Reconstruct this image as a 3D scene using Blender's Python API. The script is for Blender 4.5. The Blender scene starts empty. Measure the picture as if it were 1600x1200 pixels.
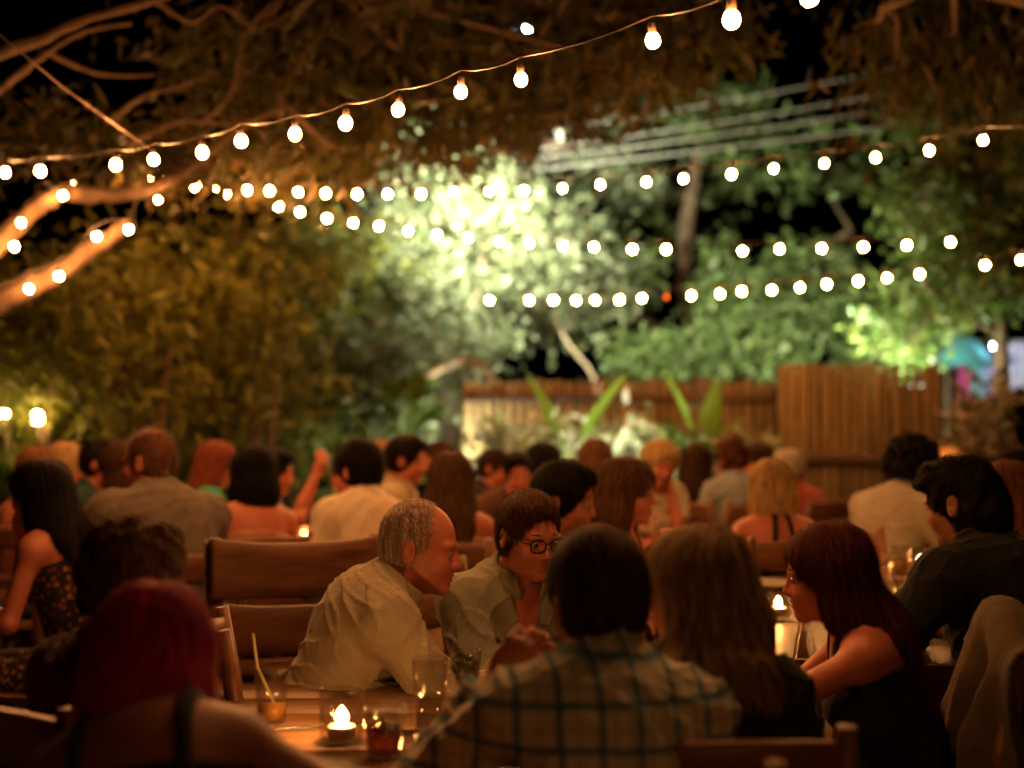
import bpy, math, random
import numpy as np
from mathutils import Vector, Matrix

random.seed(7)
rng = np.random.default_rng(7)
R = math.radians
SC = bpy.context.scene
COL = SC.collection

# ------------------------------------------------------------------ camera
CAMZ, F, HZ = 1.42, 2222.2, 630.0          # eye height, focal length and horizon row of the 1600x1200 photograph
cam = bpy.data.cameras.new('camera')
cam.lens = 50; cam.sensor_width = 36; cam.shift_y = 30 / 1600
cam.clip_start = 0.05; cam.clip_end = 500
cam.dof.use_dof = True; cam.dof.focus_distance = 3.5; cam.dof.aperture_fstop = 1.4
cam.dof.aperture_blades = 0
camo = bpy.data.objects.new('camera', cam); COL.objects.link(camo)
camo.location = (0, 0, CAMZ); camo.rotation_euler = (R(90), 0, 0)
SC.camera = camo

# ------------------------------------------------------------------ night sky
world = bpy.data.worlds.new('World'); SC.world = world; world.use_nodes = True
wn = world.node_tree.nodes; wl = world.node_tree.links
bg = wn['Background']
sky = wn.new('ShaderNodeTexSky'); sky.sky_type = 'NISHITA'; sky.sun_disc = False
sky.sun_elevation = R(-8); sky.sun_rotation = R(200)
wl.new(sky.outputs[0], bg.inputs[0]); bg.inputs[1].default_value = 0.02

# ------------------------------------------------------------------ exposure
SC.view_settings.view_transform = 'Standard'
SC.view_settings.look = 'None'
SC.view_settings.exposure = 0.0
SC.view_settings.gamma = 1.0
SC.cycles.use_denoising = True
SC.cycles.max_bounces = 7
SC.cycles.transparent_max_bounces = 24
SC.cycles.sample_clamp_indirect = 4.0
SC.cycles.caustics_reflective = False
SC.cycles.caustics_refractive = False

BULB_L = 720.0                  # radiance of the festoon bulbs
WARM = (1.0, 0.39, 0.105)
FLAME_L = 700.0
FLAME = (1.0, 0.42, 0.10)
LAMP_COOL = (0.97, 1.0, 0.74)

def W(px, py, d):
    """the point of the place at depth d that the photograph shows at (px, py)"""
    return np.array([(px - 800) * d / F, d, CAMZ - (py - HZ) * d / F])

# ------------------------------------------------------------------ tags
def tag(o, label=None, cat=None, group=None, kind=None):
    if label: o['label'] = label
    if cat: o['category'] = cat
    if group: o['group'] = group
    if kind: o['kind'] = kind
    return o

def empty(name, loc, rz=0, label=None, cat=None, group=None):
    o = bpy.data.objects.new(name, None); COL.objects.link(o)
    o.empty_display_size = 0.1
    o.location = loc; o.rotation_euler = (0, 0, rz)
    return tag(o, label, cat, group)

def copy_tree(o, parent=None):
    c = o.copy(); COL.objects.link(c)
    if parent is not None: c.parent = parent
    for ch in list(o.children): copy_tree(ch, c)
    return c

# ------------------------------------------------------------------ materials
MATS = {}
def _mat(name):
    m = bpy.data.materials.new(name); m.use_nodes = True
    nt = m.node_tree; nt.nodes.clear()
    out = nt.nodes.new('ShaderNodeOutputMaterial')
    return m, nt, out

def _noise(nt, scale, detail=4, rough=0.6, stretch=None):
    tc = nt.nodes.new('ShaderNodeTexCoord')
    mp = nt.nodes.new('ShaderNodeMapping')
    nt.links.new(tc.outputs['Object'], mp.inputs[0])
    if stretch: mp.inputs['Scale'].default_value = stretch
    n = nt.nodes.new('ShaderNodeTexNoise')
    n.inputs['Scale'].default_value = scale; n.inputs['Detail'].default_value = detail
    n.inputs['Roughness'].default_value = rough
    nt.links.new(mp.outputs[0], n.inputs['Vector'])
    return n

def _ramp(nt, src, stops):
    r = nt.nodes.new('ShaderNodeValToRGB')
    e = r.color_ramp.elements
    while len(e) < len(stops): e.new(0.5)
    for k, (p, c) in enumerate(stops):
        e[k].position = p; e[k].color = (*c, 1)
    nt.links.new(src, r.inputs[0])
    return r

def _bump(nt, src, strength, dist, bsdf):
    b = nt.nodes.new('ShaderNodeBump')
    b.inputs['Strength'].default_value = strength; b.inputs['Distance'].default_value = dist
    nt.links.new(src, b.inputs['Height']); nt.links.new(b.outputs[0], bsdf.inputs['Normal'])

def surf(name, col, rough=0.8, var=0.25, scale=12, bump=0.3, dist=0.004, stretch=None, spec=0.3, metal=0.0, sheen=0.0, detail=5):
    if name in MATS: return MATS[name]
    m, nt, out = _mat(name)
    p = nt.nodes.new('ShaderNodeBsdfPrincipled')
    n = _noise(nt, scale, detail, 0.6, stretch)
    c = np.array(col)
    r = _ramp(nt, n.outputs[0], [(0.3, tuple(c * (1 - var))), (0.7, tuple(np.minimum(c * (1 + var), 0.95)))])
    nt.links.new(r.outputs[0], p.inputs['Base Color'])
    p.inputs['Roughness'].default_value = rough
    p.inputs['Specular IOR Level'].default_value = spec
    p.inputs['Metallic'].default_value = metal
    if sheen: p.inputs['Sheen Weight'].default_value = sheen
    if bump: _bump(nt, n.outputs[0], bump, dist, p)
    nt.links.new(p.outputs[0], out.inputs[0])
    MATS[name] = m
    return m

def skin(name, col):
    if name in MATS: return MATS[name]
    m, nt, out = _mat(name)
    p = nt.nodes.new('ShaderNodeBsdfPrincipled')
    n = _noise(nt, 9, 5, 0.6); c = np.array(col)
    r = _ramp(nt, n.outputs[0], [(0.3, tuple(c * [0.92, 0.80, 0.78])), (0.7, tuple(c * [1.05, 1.06, 1.06]))])
    nt.links.new(r.outputs[0], p.inputs['Base Color'])
    p.inputs['Roughness'].default_value = 0.48; p.inputs['Specular IOR Level'].default_value = 0.4
    n2 = _noise(nt, 160, 3, 0.6); _bump(nt, n2.outputs[0], 0.25, 0.0015, p)
    nt.links.new(p.outputs[0], out.inputs[0]); MATS[name] = m
    return m

def hairmat(name, col, tip=None):
    if name in MATS: return MATS[name]
    m, nt, out = _mat(name)
    p = nt.nodes.new('ShaderNodeBsdfPrincipled')
    n = _noise(nt, 60, 4, 0.7, (1.6, 1.6, 0.09)); c = np.array(col); t = np.array(tip) if tip else c * 1.5
    r = _ramp(nt, n.outputs[0], [(0.35, tuple(c * 0.55)), (0.5, tuple(c)), (0.68, tuple(np.minimum(t, 0.9)))])
    g = nt.nodes.new('ShaderNodeNewGeometry')
    vr = nt.nodes.new('ShaderNodeMapRange'); vr.inputs[3].default_value = 0.4; vr.inputs[4].default_value = 2.3
    nt.links.new(g.outputs['Random Per Island'], vr.inputs[0])
    hv = nt.nodes.new('ShaderNodeHueSaturation'); nt.links.new(vr.outputs[0], hv.inputs['Value']); nt.links.new(r.outputs[0], hv.inputs['Color'])
    nt.links.new(hv.outputs[0], p.inputs['Base Color'])
    p.inputs['Roughness'].default_value = 0.55; p.inputs['Specular IOR Level'].default_value = 0.09
    _bump(nt, n.outputs[0], 0.7, 0.008, p)
    nt.links.new(p.outputs[0], out.inputs[0]); MATS[name] = m
    return m

def cloth(name, col, var=0.12):
    if name in MATS: return MATS[name]
    m, nt, out = _mat(name)
    p = nt.nodes.new('ShaderNodeBsdfPrincipled')
    n = _noise(nt, 14, 5, 0.65); c = np.array(col)
    r = _ramp(nt, n.outputs[0], [(0.3, tuple(c * (1 - var))), (0.7, tuple(np.minimum(c * (1 + var), 0.9)))])
    nt.links.new(r.outputs[0], p.inputs['Base Color'])
    p.inputs['Roughness'].default_value = 0.92; p.inputs['Specular IOR Level'].default_value = 0.15
    p.inputs['Sheen Weight'].default_value = 0.08
    n2 = _noise(nt, 22, 3, 0.55, (1.0, 1.0, 0.55)); _bump(nt, n2.outputs[0], 0.55, 0.012, p)
    nt.links.new(p.outputs[0], out.inputs[0]); MATS[name] = m
    return m

def plaid(name):
    m, nt, out = _mat(name)
    p = nt.nodes.new('ShaderNodeBsdfPrincipled')
    tc = nt.nodes.new('ShaderNodeTexCoord')
    n = _noise(nt, 5, 2, 0.5)
    wob = nt.nodes.new('ShaderNodeVectorMath'); wob.operation = 'SCALE'; wob.inputs['Scale'].default_value = 0.035
    nt.links.new(n.outputs['Color'], wob.inputs[0])
    add = nt.nodes.new('ShaderNodeVectorMath'); add.operation = 'ADD'
    nt.links.new(tc.outputs['Object'], add.inputs[0]); nt.links.new(wob.outputs[0], add.inputs[1])
    sx = nt.nodes.new('ShaderNodeSeparateXYZ'); nt.links.new(add.outputs[0], sx.inputs[0])
    def band(src, period, width, off):
        a = nt.nodes.new('ShaderNodeMath'); a.operation = 'ADD'; a.inputs[1].default_value = off
        nt.links.new(src, a.inputs[0])
        b = nt.nodes.new('ShaderNodeMath'); b.operation = 'PINGPONG'; b.inputs[1].default_value = period / 2
        nt.links.new(a.outputs[0], b.inputs[0])
        c = nt.nodes.new('ShaderNodeMapRange'); c.inputs[1].default_value = width / 2; c.inputs[2].default_value = width / 2 + 0.003
        c.inputs[3].default_value = 1; c.inputs[4].default_value = 0
        nt.links.new(b.outputs[0], c.inputs[0]); return c.outputs[0]
    def mix(colsrc, col, fac, k):
        mx = nt.nodes.new('ShaderNodeMix'); mx.data_type = 'RGBA'
        ml = nt.nodes.new('ShaderNodeMath'); ml.operation = 'MULTIPLY'; ml.inputs[1].default_value = k
        nt.links.new(fac, ml.inputs[0]); nt.links.new(ml.outputs[0], mx.inputs[0])
        if isinstance(colsrc, tuple): mx.inputs[6].default_value = (*colsrc, 1)
        else: nt.links.new(colsrc, mx.inputs[6])
        mx.inputs[7].default_value = (*col, 1)
        return mx.outputs[2]
    c = mix((0.66, 0.62, 0.50), (0.40, 0.41, 0.36), band(sx.outputs[0], 0.030, 0.006, 0.007), 0.6)
    c = mix(c, (0.40, 0.41, 0.36), band(sx.outputs[2], 0.034, 0.006, 0.01), 0.6)
    c = mix(c, (0.03, 0.17, 0.26), band(sx.outputs[0], 0.066, 0.009, 0.0), 0.8)
    c = mix(c, (0.03, 0.17, 0.26), band(sx.outputs[2], 0.072, 0.009, 0.03), 0.8)
    nt.links.new(c, p.inputs['Base Color'])
    p.inputs['Roughness'].default_value = 0.9; p.inputs['Specular IOR Level'].default_value = 0.15
    n2 = _noise(nt, 18, 3, 0.55); _bump(nt, n2.outputs[0], 0.5, 0.012, p)
    nt.links.new(p.outputs[0], out.inputs[0]); MATS[name] = m
    return m

def floral(name, base, cols, scale=28):
    if name in MATS: return MATS[name]
    m, nt, out = _mat(name)
    p = nt.nodes.new('ShaderNodeBsdfPrincipled')
    tc = nt.nodes.new('ShaderNodeTexCoord')
    v = nt.nodes.new('ShaderNodeTexVoronoi'); v.inputs['Scale'].default_value = scale
    nt.links.new(tc.outputs['Object'], v.inputs['Vector'])
    sx = nt.nodes.new('ShaderNodeSeparateColor'); nt.links.new(v.outputs['Color'], sx.inputs[0])
    r = _ramp(nt, sx.outputs[0], [(k / max(1, len(cols) - 1), c) for k, c in enumerate(cols)])
    r.color_ramp.interpolation = 'CONSTANT'
    d = nt.nodes.new('ShaderNodeMapRange'); d.inputs[1].default_value = 0.42; d.inputs[2].default_value = 0.5
    nt.links.new(v.outputs['Distance'], d.inputs[0])
    mx = nt.nodes.new('ShaderNodeMix'); mx.data_type = 'RGBA'
    nt.links.new(d.outputs[0], mx.inputs[0]); nt.links.new(r.outputs[0], mx.inputs[6]); mx.inputs[7].default_value = (*base, 1)
    nt.links.new(mx.outputs[2], p.inputs['Base Color']); p.inputs['Roughness'].default_value = 0.9
    nt.links.new(p.outputs[0], out.inputs[0]); MATS[name] = m
    return m

def leafmat(name, cols, trans=0.35, rough=0.5):
    if name in MATS: return MATS[name]
    m, nt, out = _mat(name)
    g = nt.nodes.new('ShaderNodeNewGeometry')
    r = _ramp(nt, g.outputs['Random Per Island'], [(k / max(1, len(cols) - 1), c) for k, c in enumerate(cols)])
    p = nt.nodes.new('ShaderNodeBsdfPrincipled'); p.inputs['Roughness'].default_value = rough
    p.inputs['Specular IOR Level'].default_value = 0.35
    nt.links.new(r.outputs[0], p.inputs['Base Color'])
    t = nt.nodes.new('ShaderNodeBsdfTranslucent'); nt.links.new(r.outputs[0], t.inputs[0])
    mx = nt.nodes.new('ShaderNodeMixShader'); mx.inputs[0].default_value = trans
    nt.links.new(p.outputs[0], mx.inputs[1]); nt.links.new(t.outputs[0], mx.inputs[2])
    nt.links.new(mx.outputs[0], out.inputs[0]); MATS[name] = m
    return m

def glow(name, col, strength):
    if name in MATS: return MATS[name]
    m, nt, out = _mat(name)
    e = nt.nodes.new('ShaderNodeEmission'); e.inputs[0].default_value = (*col, 1); e.inputs[1].default_value = strength
    nt.links.new(e.outputs[0], out.inputs[0]); MATS[name] = m
    return m

def glassmat(name, tint=(0.97, 0.97, 0.95), refl=0.10):
    """thin-walled glass: what is behind shows through, the rim and the sides mirror the lights"""
    if name in MATS: return MATS[name]
    m, nt, out = _mat(name)
    t = nt.nodes.new('ShaderNodeBsdfTransparent'); t.inputs[0].default_value = (*tint, 1)
    g = nt.nodes.new('ShaderNodeBsdfGlossy'); g.inputs['Roughness'].default_value = 0.06
    lw = nt.nodes.new('ShaderNodeLayerWeight'); lw.inputs[0].default_value = 0.32
    mr = nt.nodes.new('ShaderNodeMapRange'); mr.inputs[3].default_value = refl * 0.3; mr.inputs[4].default_value = 0.5
    nt.links.new(lw.outputs['Facing'], mr.inputs[0])
    n = _noise(nt, 30, 2, 0.5)
    b = nt.nodes.new('ShaderNodeBump'); b.inputs['Strength'].default_value = 0.08; nt.links.new(n.outputs[0], b.inputs['Height'])
    nt.links.new(b.outputs[0], g.inputs['Normal'])
    mx = nt.nodes.new('ShaderNodeMixShader'); nt.links.new(mr.outputs[0], mx.inputs[0])
    nt.links.new(t.outputs[0], mx.inputs[1]); nt.links.new(g.outputs[0], mx.inputs[2])
    nt.links.new(mx.outputs[0], out.inputs[0]); MATS[name] = m
    return m

def woodmat(name, col, rough=0.5, stretch=(1.0, 14.0, 14.0), scale=3.0, var=0.4, spec=0.4, bump=0.25):
    return surf(name, col, rough, var, scale, bump, 0.003, stretch, spec)

# ------------------------------------------------------------------ mesh builder
def mesh_obj(name, V, faces, mat, parent=None, smooth=True, matidx=None):
    """V (n,3); faces: list of (m,k) int arrays"""
    me = bpy.data.meshes.new(name)
    V = np.asarray(V, np.float32)
    loops = np.concatenate([f.reshape(-1) for f in faces]).astype(np.int32)
    sizes = np.concatenate([np.full(len(f), f.shape[1], np.int32) for f in faces])
    starts = np.concatenate([[0], np.cumsum(sizes)[:-1]]).astype(np.int32)
    me.vertices.add(len(V)); me.vertices.foreach_set('co', V.reshape(-1))
    me.loops.add(len(loops)); me.loops.foreach_set('vertex_index', loops)
    me.polygons.add(len(sizes)); me.polygons.foreach_set('loop_start', starts); me.polygons.foreach_set('loop_total', sizes)
    me.update(calc_edges=True)
    me.validate()
    if smooth: me.polygons.foreach_set('use_smooth', np.ones(len(me.polygons), bool))
    for m in (mat if isinstance(mat, (list, tuple)) else [mat]): me.materials.append(m)
    if matidx is not None: me.polygons.foreach_set('material_index', np.asarray(matidx, np.int32))
    o = bpy.data.objects.new(name, me); COL.objects.link(o)
    if parent is not None: o.parent = parent
    return o

class MB:
    def __init__(s): s.V = []; s.Q = []; s.T = []; s.n = 0
    def add(s, V, Q=None, T=None):
        V = np.asarray(V, float)
        if Q is not None and len(Q): s.Q.append(np.asarray(Q, int) + s.n)
        if T is not None and len(T): s.T.append(np.asarray(T, int) + s.n)
        s.V.append(V); s.n += len(V)
    def tube(s, pts, rad, n=8, cap=True, flat=None):
        pts = np.asarray(pts, float); m = len(pts)
        rad = np.full(m, rad) if np.isscalar(rad) else np.asarray(rad, float)
        t = np.gradient(pts, axis=0); t /= np.linalg.norm(t, axis=1)[:, None] + 1e-9
        ref = np.array([0, 0, 1.0]) if abs(t[0][2]) < 0.9 else np.array([1.0, 0, 0])
        ang = np.arange(n) * 2 * math.pi / n
        V = []
        for i in range(m):
            u = np.cross(ref, t[i]); u /= np.linalg.norm(u) + 1e-9
            v = np.cross(t[i], u); ref = v if i else np.cross(t[i], u)
            ref = v
            V.append(pts[i] + rad[i] * (np.cos(ang)[:, None] * u + np.sin(ang)[:, None] * v * (flat or 1)))
        V = np.concatenate(V)
        i = np.arange(m - 1)[:, None] * n; j = np.arange(n)[None, :]; j2 = (j + 1) % n
        Q = np.stack([i + j, i + j2, i + n + j2, i + n + j], -1).reshape(-1, 4)
        T = []
        if cap:
            V = np.concatenate([V, pts[:1], pts[-1:]]); a = m * n
            T = [(a, (k + 1) % n, k) for k in range(n)] + [(a + 1, (m - 1) * n + k, (m - 1) * n + (k + 1) % n) for k in range(n)]
        s.add(V, Q, T)
    def box(s, c, size, rot=None, bev=0.0):
        x, y, z = np.array(size) / 2; b = min(bev, x * .9, y * .9, z * .9)
        if b <= 0:
            V = np.array([[i, j, k] for i in (-x, x) for j in (-y, y) for k in (-z, z)])
            Q = [(0, 1, 3, 2), (4, 6, 7, 5), (0, 4, 5, 1), (2, 3, 7, 6), (0, 2, 6, 4), (1, 5, 7, 3)]; T = []
        else:
            V = []; idx = {}
            for i in (-1, 1):
                for j in (-1, 1):
                    for k in (-1, 1):
                        for ax in range(3):
                            p = np.array([i * (x - b), j * (y - b), k * (z - b)]); p[ax] = (i, j, k)[ax] * (x, y, z)[ax]
                            idx[(i, j, k, ax)] = len(V); V.append(p)
            V = np.array(V); Q = []; T = []
            for ax in range(3):
                o = [a for a in range(3) if a != ax]
                for sg in (-1, 1):
                    q = []
                    for (u, v) in ((-1, -1), (1, -1), (1, 1), (-1, 1)):
                        k = [0, 0, 0]; k[ax] = sg; k[o[0]] = u; k[o[1]] = v; q.append(idx[(*k, ax)])
                    Q.append(q if (sg > 0) == (ax != 1) else q[::-1])
            for ax in range(3):
                o = [a for a in range(3) if a != ax]
                for u in (-1, 1):
                    for v in (-1, 1):
                        q = []
                        for (w, a2) in ((-1, o[0]), (1, o[0]), (1, o[1]), (-1, o[1])):
                            k = [0, 0, 0]; k[ax] = w; k[o[0]] = u; k[o[1]] = v; q.append(idx[(*k, a2)])
                        Q.append(q)
            for i in (-1, 1):
                for j in (-1, 1):
                    for k in (-1, 1): T.append([idx[(i, j, k, a)] for a in range(3)])
        if rot is not None: V = V @ np.array(rot).T
        s.add(V + np.array(c), Q, T)
    def lathe(s, prof, c=(0, 0, 0), n=24, sx=1, sy=1):
        prof = np.asarray(prof, float); m = len(prof); a = np.arange(n) * 2 * math.pi / n
        V = np.stack([np.outer(prof[:, 0], np.cos(a)) * sx, np.outer(prof[:, 0], np.sin(a)) * sy, np.repeat(prof[:, 1:2], n, 1)], -1).reshape(-1, 3)
        i = np.arange(m - 1)[:, None] * n; j = np.arange(n)[None, :]; j2 = (j + 1) % n
        Q = np.stack([i + j, i + j2, i + n + j2, i + n + j], -1).reshape(-1, 4)
        s.add(V + np.array(c), Q)
    def grid(s, P):
        a, b = P.shape[:2]
        i = np.arange(a - 1)[:, None] * b; j = np.arange(b - 1)[None, :]
        Q = np.stack([i + j, i + j + 1, i + b + j + 1, i + b + j], -1).reshape(-1, 4)
        s.add(P.reshape(-1, 3), Q)
    def leaves(s, P, D, L, Wd, fold=0.35):
        """folded lance leaves: base points P, directions D (unit), lengths L, widths Wd"""
        n = len(P)
        up = rng.normal(size=(n, 3)); S = np.cross(D, up); S /= np.linalg.norm(S, axis=1)[:, None] + 1e-9
        N = np.cross(S, D)
        m = P + D * (L * 0.45)[:, None]
        l = m + S * (Wd / 2)[:, None] + N * (Wd * fold)[:, None]
        r = m - S * (Wd / 2)[:, None] + N * (Wd * fold)[:, None]
        t = P + D * L[:, None] - N * (L * 0.12)[:, None]
        V = np.stack([P, l, t, r], 1).reshape(-1, 3)
        b = np.arange(n) * 4
        T = np.concatenate([np.stack([b, b + 1, b + 2], 1), np.stack([b, b + 2, b + 3], 1)])
        s.add(V, None, T)
    def build(s, name, mat, parent=None, smooth=True):
        fs = []
        if s.Q: fs.append(np.concatenate(s.Q))
        if s.T: fs.append(np.concatenate(s.T))
        return mesh_obj(name, np.concatenate(s.V), fs, mat, parent, smooth)

def solidify(o, t):
    m = o.modifiers.new('thickness', 'SOLIDIFY'); m.thickness = t; m.offset = 0
    return o

# ------------------------------------------------------------------ distance-field bodies
def V3(*a): return np.array(a, float)
def unit(v): v = np.asarray(v, float); return v / (np.linalg.norm(v) + 1e-9)
def rx(a): c, s = math.cos(a), math.sin(a); return np.array([[1, 0, 0], [0, c, -s], [0, s, c]])
def ry(a): c, s = math.cos(a), math.sin(a); return np.array([[c, 0, s], [0, 1, 0], [-s, 0, c]])
def rz(a): c, s = math.cos(a), math.sin(a); return np.array([[c, -s, 0], [s, c, 0], [0, 0, 1]])

class Field:
    def __init__(s, lo, hi, h):
        s.o = np.array(lo, float); s.h = h
        s.n = np.ceil((np.array(hi) - s.o) / h).astype(int) + 1
        s.f = np.full(s.n, 0.5, np.float32)
    def region(s, lo, hi):
        a = np.clip(np.floor((lo - s.o) / s.h).astype(int), 0, s.n - 1)
        b = np.clip(np.ceil((hi - s.o) / s.h).astype(int) + 1, a + 1, s.n)
        sl = tuple(slice(a[i], b[i]) for i in range(3))
        ax = [(s.o[i] + s.h * np.arange(a[i], b[i])).astype(np.float32) for i in range(3)]
        return sl, ax[0][:, None, None], ax[1][None, :, None], ax[2][None, None, :]
    def put(s, d, sl, k, sub=False):
        f = s.f[sl]
        if sub:
            d = -d
            h = np.maximum(k - np.abs(f - d), 0) / k if k > 0 else 0
            s.f[sl] = np.maximum(f, d) + h * h * k * 0.25
        else:
            h = np.maximum(k - np.abs(f - d), 0) / k if k > 0 else 0
            s.f[sl] = np.minimum(f, d) - h * h * k * 0.25
    def prim(s, p, grow=0.0, kk=None):
        k = p['k'] if kk is None else kk
        pad = k + 3 * s.h + grow + 0.01
        if p['t'] == 'ell':
            c, r, M = p['c'], p['r'] + grow, p.get('M')
            m = r.max() if M is not None else r
            sl, X, Y, Z = s.region(c - m - pad, c + m + pad)
            x, y, z = X - c[0], Y - c[1], Z - c[2]
            if M is not None:
                x, y, z = (M[0, i] * x + M[1, i] * y + M[2, i] * z for i in range(3))
            x = x / r[0]; y = y / r[1]; z = z / r[2]
            k0 = np.sqrt(x * x + y * y + z * z)
            k1 = np.sqrt((x / r[0]) ** 2 + (y / r[1]) ** 2 + (z / r[2]) ** 2) + 1e-6
            d = k0 * (k0 - 1) / k1
        else:
            a, b, ra, rb = p['a'], p['b'], p['ra'] + grow, p['rb'] + grow
            m = max(ra, rb) / min(1, p.get('fl', 1.0)) if False else max(ra, rb)
            sl, X, Y, Z = s.region(np.minimum(a, b) - m - pad, np.maximum(a, b) + m + pad)
            ba = b - a; L2 = ba @ ba + 1e-12
            x, y, z = X - a[0], Y - a[1], Z - a[2]
            t = (x * ba[0] + y * ba[1] + z * ba[2]) / L2
            tc = np.clip(t, 0, 1)
            x, y, z = x - tc * ba[0], y - tc * ba[1], z - tc * ba[2]
            fl = p.get('fl')
            if fl is not None:
                n = p['nrm']; q = x * n[0] + y * n[1] + z * n[2]
                d2 = x * x + y * y + z * z - q * q + (q / fl) ** 2
                d = (np.sqrt(d2) - (ra + (rb - ra) * tc)) * (0.5 + 0.5 * fl)
            else:
                d = np.sqrt(x * x + y * y + z * z) - (ra + (rb - ra) * tc)
            if p.get('cut'):
                d = np.maximum(d, (t - 1) * math.sqrt(L2) - 0.0)
        s.put(d, sl, k, p.get('sub', False))
    def half(s, c, n, k=0.008):
        """keep the side the normal points away from"""
        n = unit(n)
        sl, X, Y, Z = s.region(s.o, s.o + s.h * s.n)
        d = (X - c[0]) * n[0] + (Y - c[1]) * n[1] + (Z - c[2]) * n[2]
        f = s.f; h = np.maximum(k - np.abs(f - d), 0) / k
        s.f = (np.maximum(f, d) + h * h * k * 0.25).astype(np.float32)
    def warp(s, fn):
        idx = np.nonzero(np.abs(s.f) < 0.03)
        P = [s.o[i] + s.h * idx[i] for i in range(3)]
        s.f[idx] += fn(*P).astype(np.float32)
    def mesh(s):
        f = s.f.copy()
        for ax in range(3):
            for e in (0, -1):
                sl = [slice(None)] * 3; sl[ax] = e; f[tuple(sl)] = np.maximum(f[tuple(sl)], 1e-3)
        n = f.shape; neg = f < 0
        cs = [(i, j, k) for i in (0, 1) for j in (0, 1) for k in (0, 1)]
        cnt = np.zeros([m - 1 for m in n], np.int8)
        for c in cs: cnt += neg[c[0]:n[0] - 1 + c[0], c[1]:n[1] - 1 + c[1], c[2]:n[2] - 1 + c[2]]
        I, J, K = np.nonzero((cnt > 0) & (cnt < 8))
        vals = {c: f[I + c[0], J + c[1], K + c[2]] for c in cs}
        acc = np.zeros((len(I), 3)); w = np.zeros(len(I))
        for c in cs:
            for ax in range(3):
                if c[ax]: continue
                e = list(c); e[ax] = 1; e = tuple(e)
                a, b = vals[c], vals[e]; m = (a < 0) != (b < 0)
                t = np.where(m, a / np.where(m, a - b, 1), 0)
                p = np.repeat(np.array(c, float)[None], len(I), 0); p[:, ax] += t
                acc[m] += p[m]; w[m] += 1
        P = s.o + s.h * (np.stack([I, J, K], 1) + acc / w[:, None])
        idm = np.full(cnt.shape, -1, np.int32); idm[I, J, K] = np.arange(len(I))
        Q = []
        for ax in range(3):
            u, v = (ax + 1) % 3, (ax + 2) % 3
            s0 = [slice(None)] * 3; s1 = [slice(None)] * 3
            s0[ax] = slice(0, n[ax] - 1); s1[ax] = slice(1, n[ax])
            for q in (s0, s1):
                q[u] = slice(1, n[u] - 1); q[v] = slice(1, n[v] - 1)
            a, b = neg[tuple(s0)], neg[tuple(s1)]
            E = np.stack(np.nonzero(a != b), 1)
            inside = a[tuple(E.T)]
            E[:, u] += 1; E[:, v] += 1
            def cell(du, dv):
                c = E.copy(); c[:, u] += du; c[:, v] += dv
                return idm[c[:, 0], c[:, 1], c[:, 2]]
            q = np.stack([cell(-1, -1), cell(0, -1), cell(0, 0), cell(-1, 0)], 1)
            q[~inside] = q[~inside][:, ::-1]
            Q.append(q)
        Q = np.concatenate(Q)
        return P, Q[(Q >= 0).all(1)]

def fsample(fd, P):
    i = np.clip(np.round((P - fd.o) / fd.h).astype(int), 1, fd.n - 2)
    f = fd.f; a, b, c = i.T
    v = f[a, b, c]
    g = np.stack([f[a + 1, b, c] - f[a - 1, b, c], f[a, b + 1, c] - f[a, b - 1, c], f[a, b, c + 1] - f[a, b, c - 1]], 1)
    return v, g / (np.linalg.norm(g, axis=1)[:, None] + 1e-9)

def hair_strands(fd, V, n, flow, length, width, lift, lr, steps=6):
    P = V[lr.integers(0, len(V), n)] + lr.normal(size=(n, 3)) * 0.003
    L = length * lr.uniform(0.5, 1.3, n); pts = []; d0 = None
    off = lr.uniform(0.0005, 0.004, n)
    for k in range(steps + 1):
        v, g = fsample(fd, P)
        P = P - g * np.clip(v - off - lift * (k / steps) ** 2 * lr.uniform(0, 1, n), -0.012, 0.012)[:, None]
        pts.append(P.copy())
        t = flow(P); t = t / (np.linalg.norm(t, axis=1)[:, None] + 1e-9) + lr.normal(size=(n, 3)) * 0.07
        t = t - g * (t * g).sum(1)[:, None]; t /= np.linalg.norm(t, axis=1)[:, None] + 1e-9
        d0 = t if d0 is None else 0.6 * d0 + 0.4 * t
        P = P + d0 * (L / steps)[:, None]
        if k == 0: G0 = g
    S = np.cross(d0, G0); S /= np.linalg.norm(S, axis=1)[:, None] + 1e-9
    rows = []
    for k in range(steps + 1):
        w = width * (1 - (k / steps) ** 2 * 0.9) * (0.5 if k == 0 else 1)
        rows += [pts[k] - S * w / 2, pts[k] + S * w / 2]
    A = np.stack(rows, 1); m = 2 * (steps + 1)
    base = np.arange(n)[:, None] * m
    q = np.concatenate([base + np.array([2 * k, 2 * k + 1, 2 * k + 3, 2 * k + 2]) for k in range(steps)])
    return A.reshape(-1, 3), q

def ell(c, r, k=0.02, M=None, sub=False):
    return dict(t='ell', c=np.array(c, float), r=np.array(r, float), k=k, M=M, sub=sub)
def con(a, b, ra, rb, k=0.02, **kw):
    return dict(t='con', a=np.array(a, float), b=np.array(b, float), ra=ra, rb=rb, k=k, **kw)

def ik(S, T, L1, L2, pole):
    D = T - S; d = np.linalg.norm(D)
    if d > (L1 + L2) * 0.985: T = S + D / d * (L1 + L2) * 0.985; D = T - S; d = np.linalg.norm(D)
    a = (L1 * L1 - L2 * L2 + d * d) / (2 * d); h = math.sqrt(max(L1 * L1 - a * a, 0))
    u = D / d; p = pole - (pole @ u) * u; p = unit(p)
    return S + u * a + p * h, T

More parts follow.
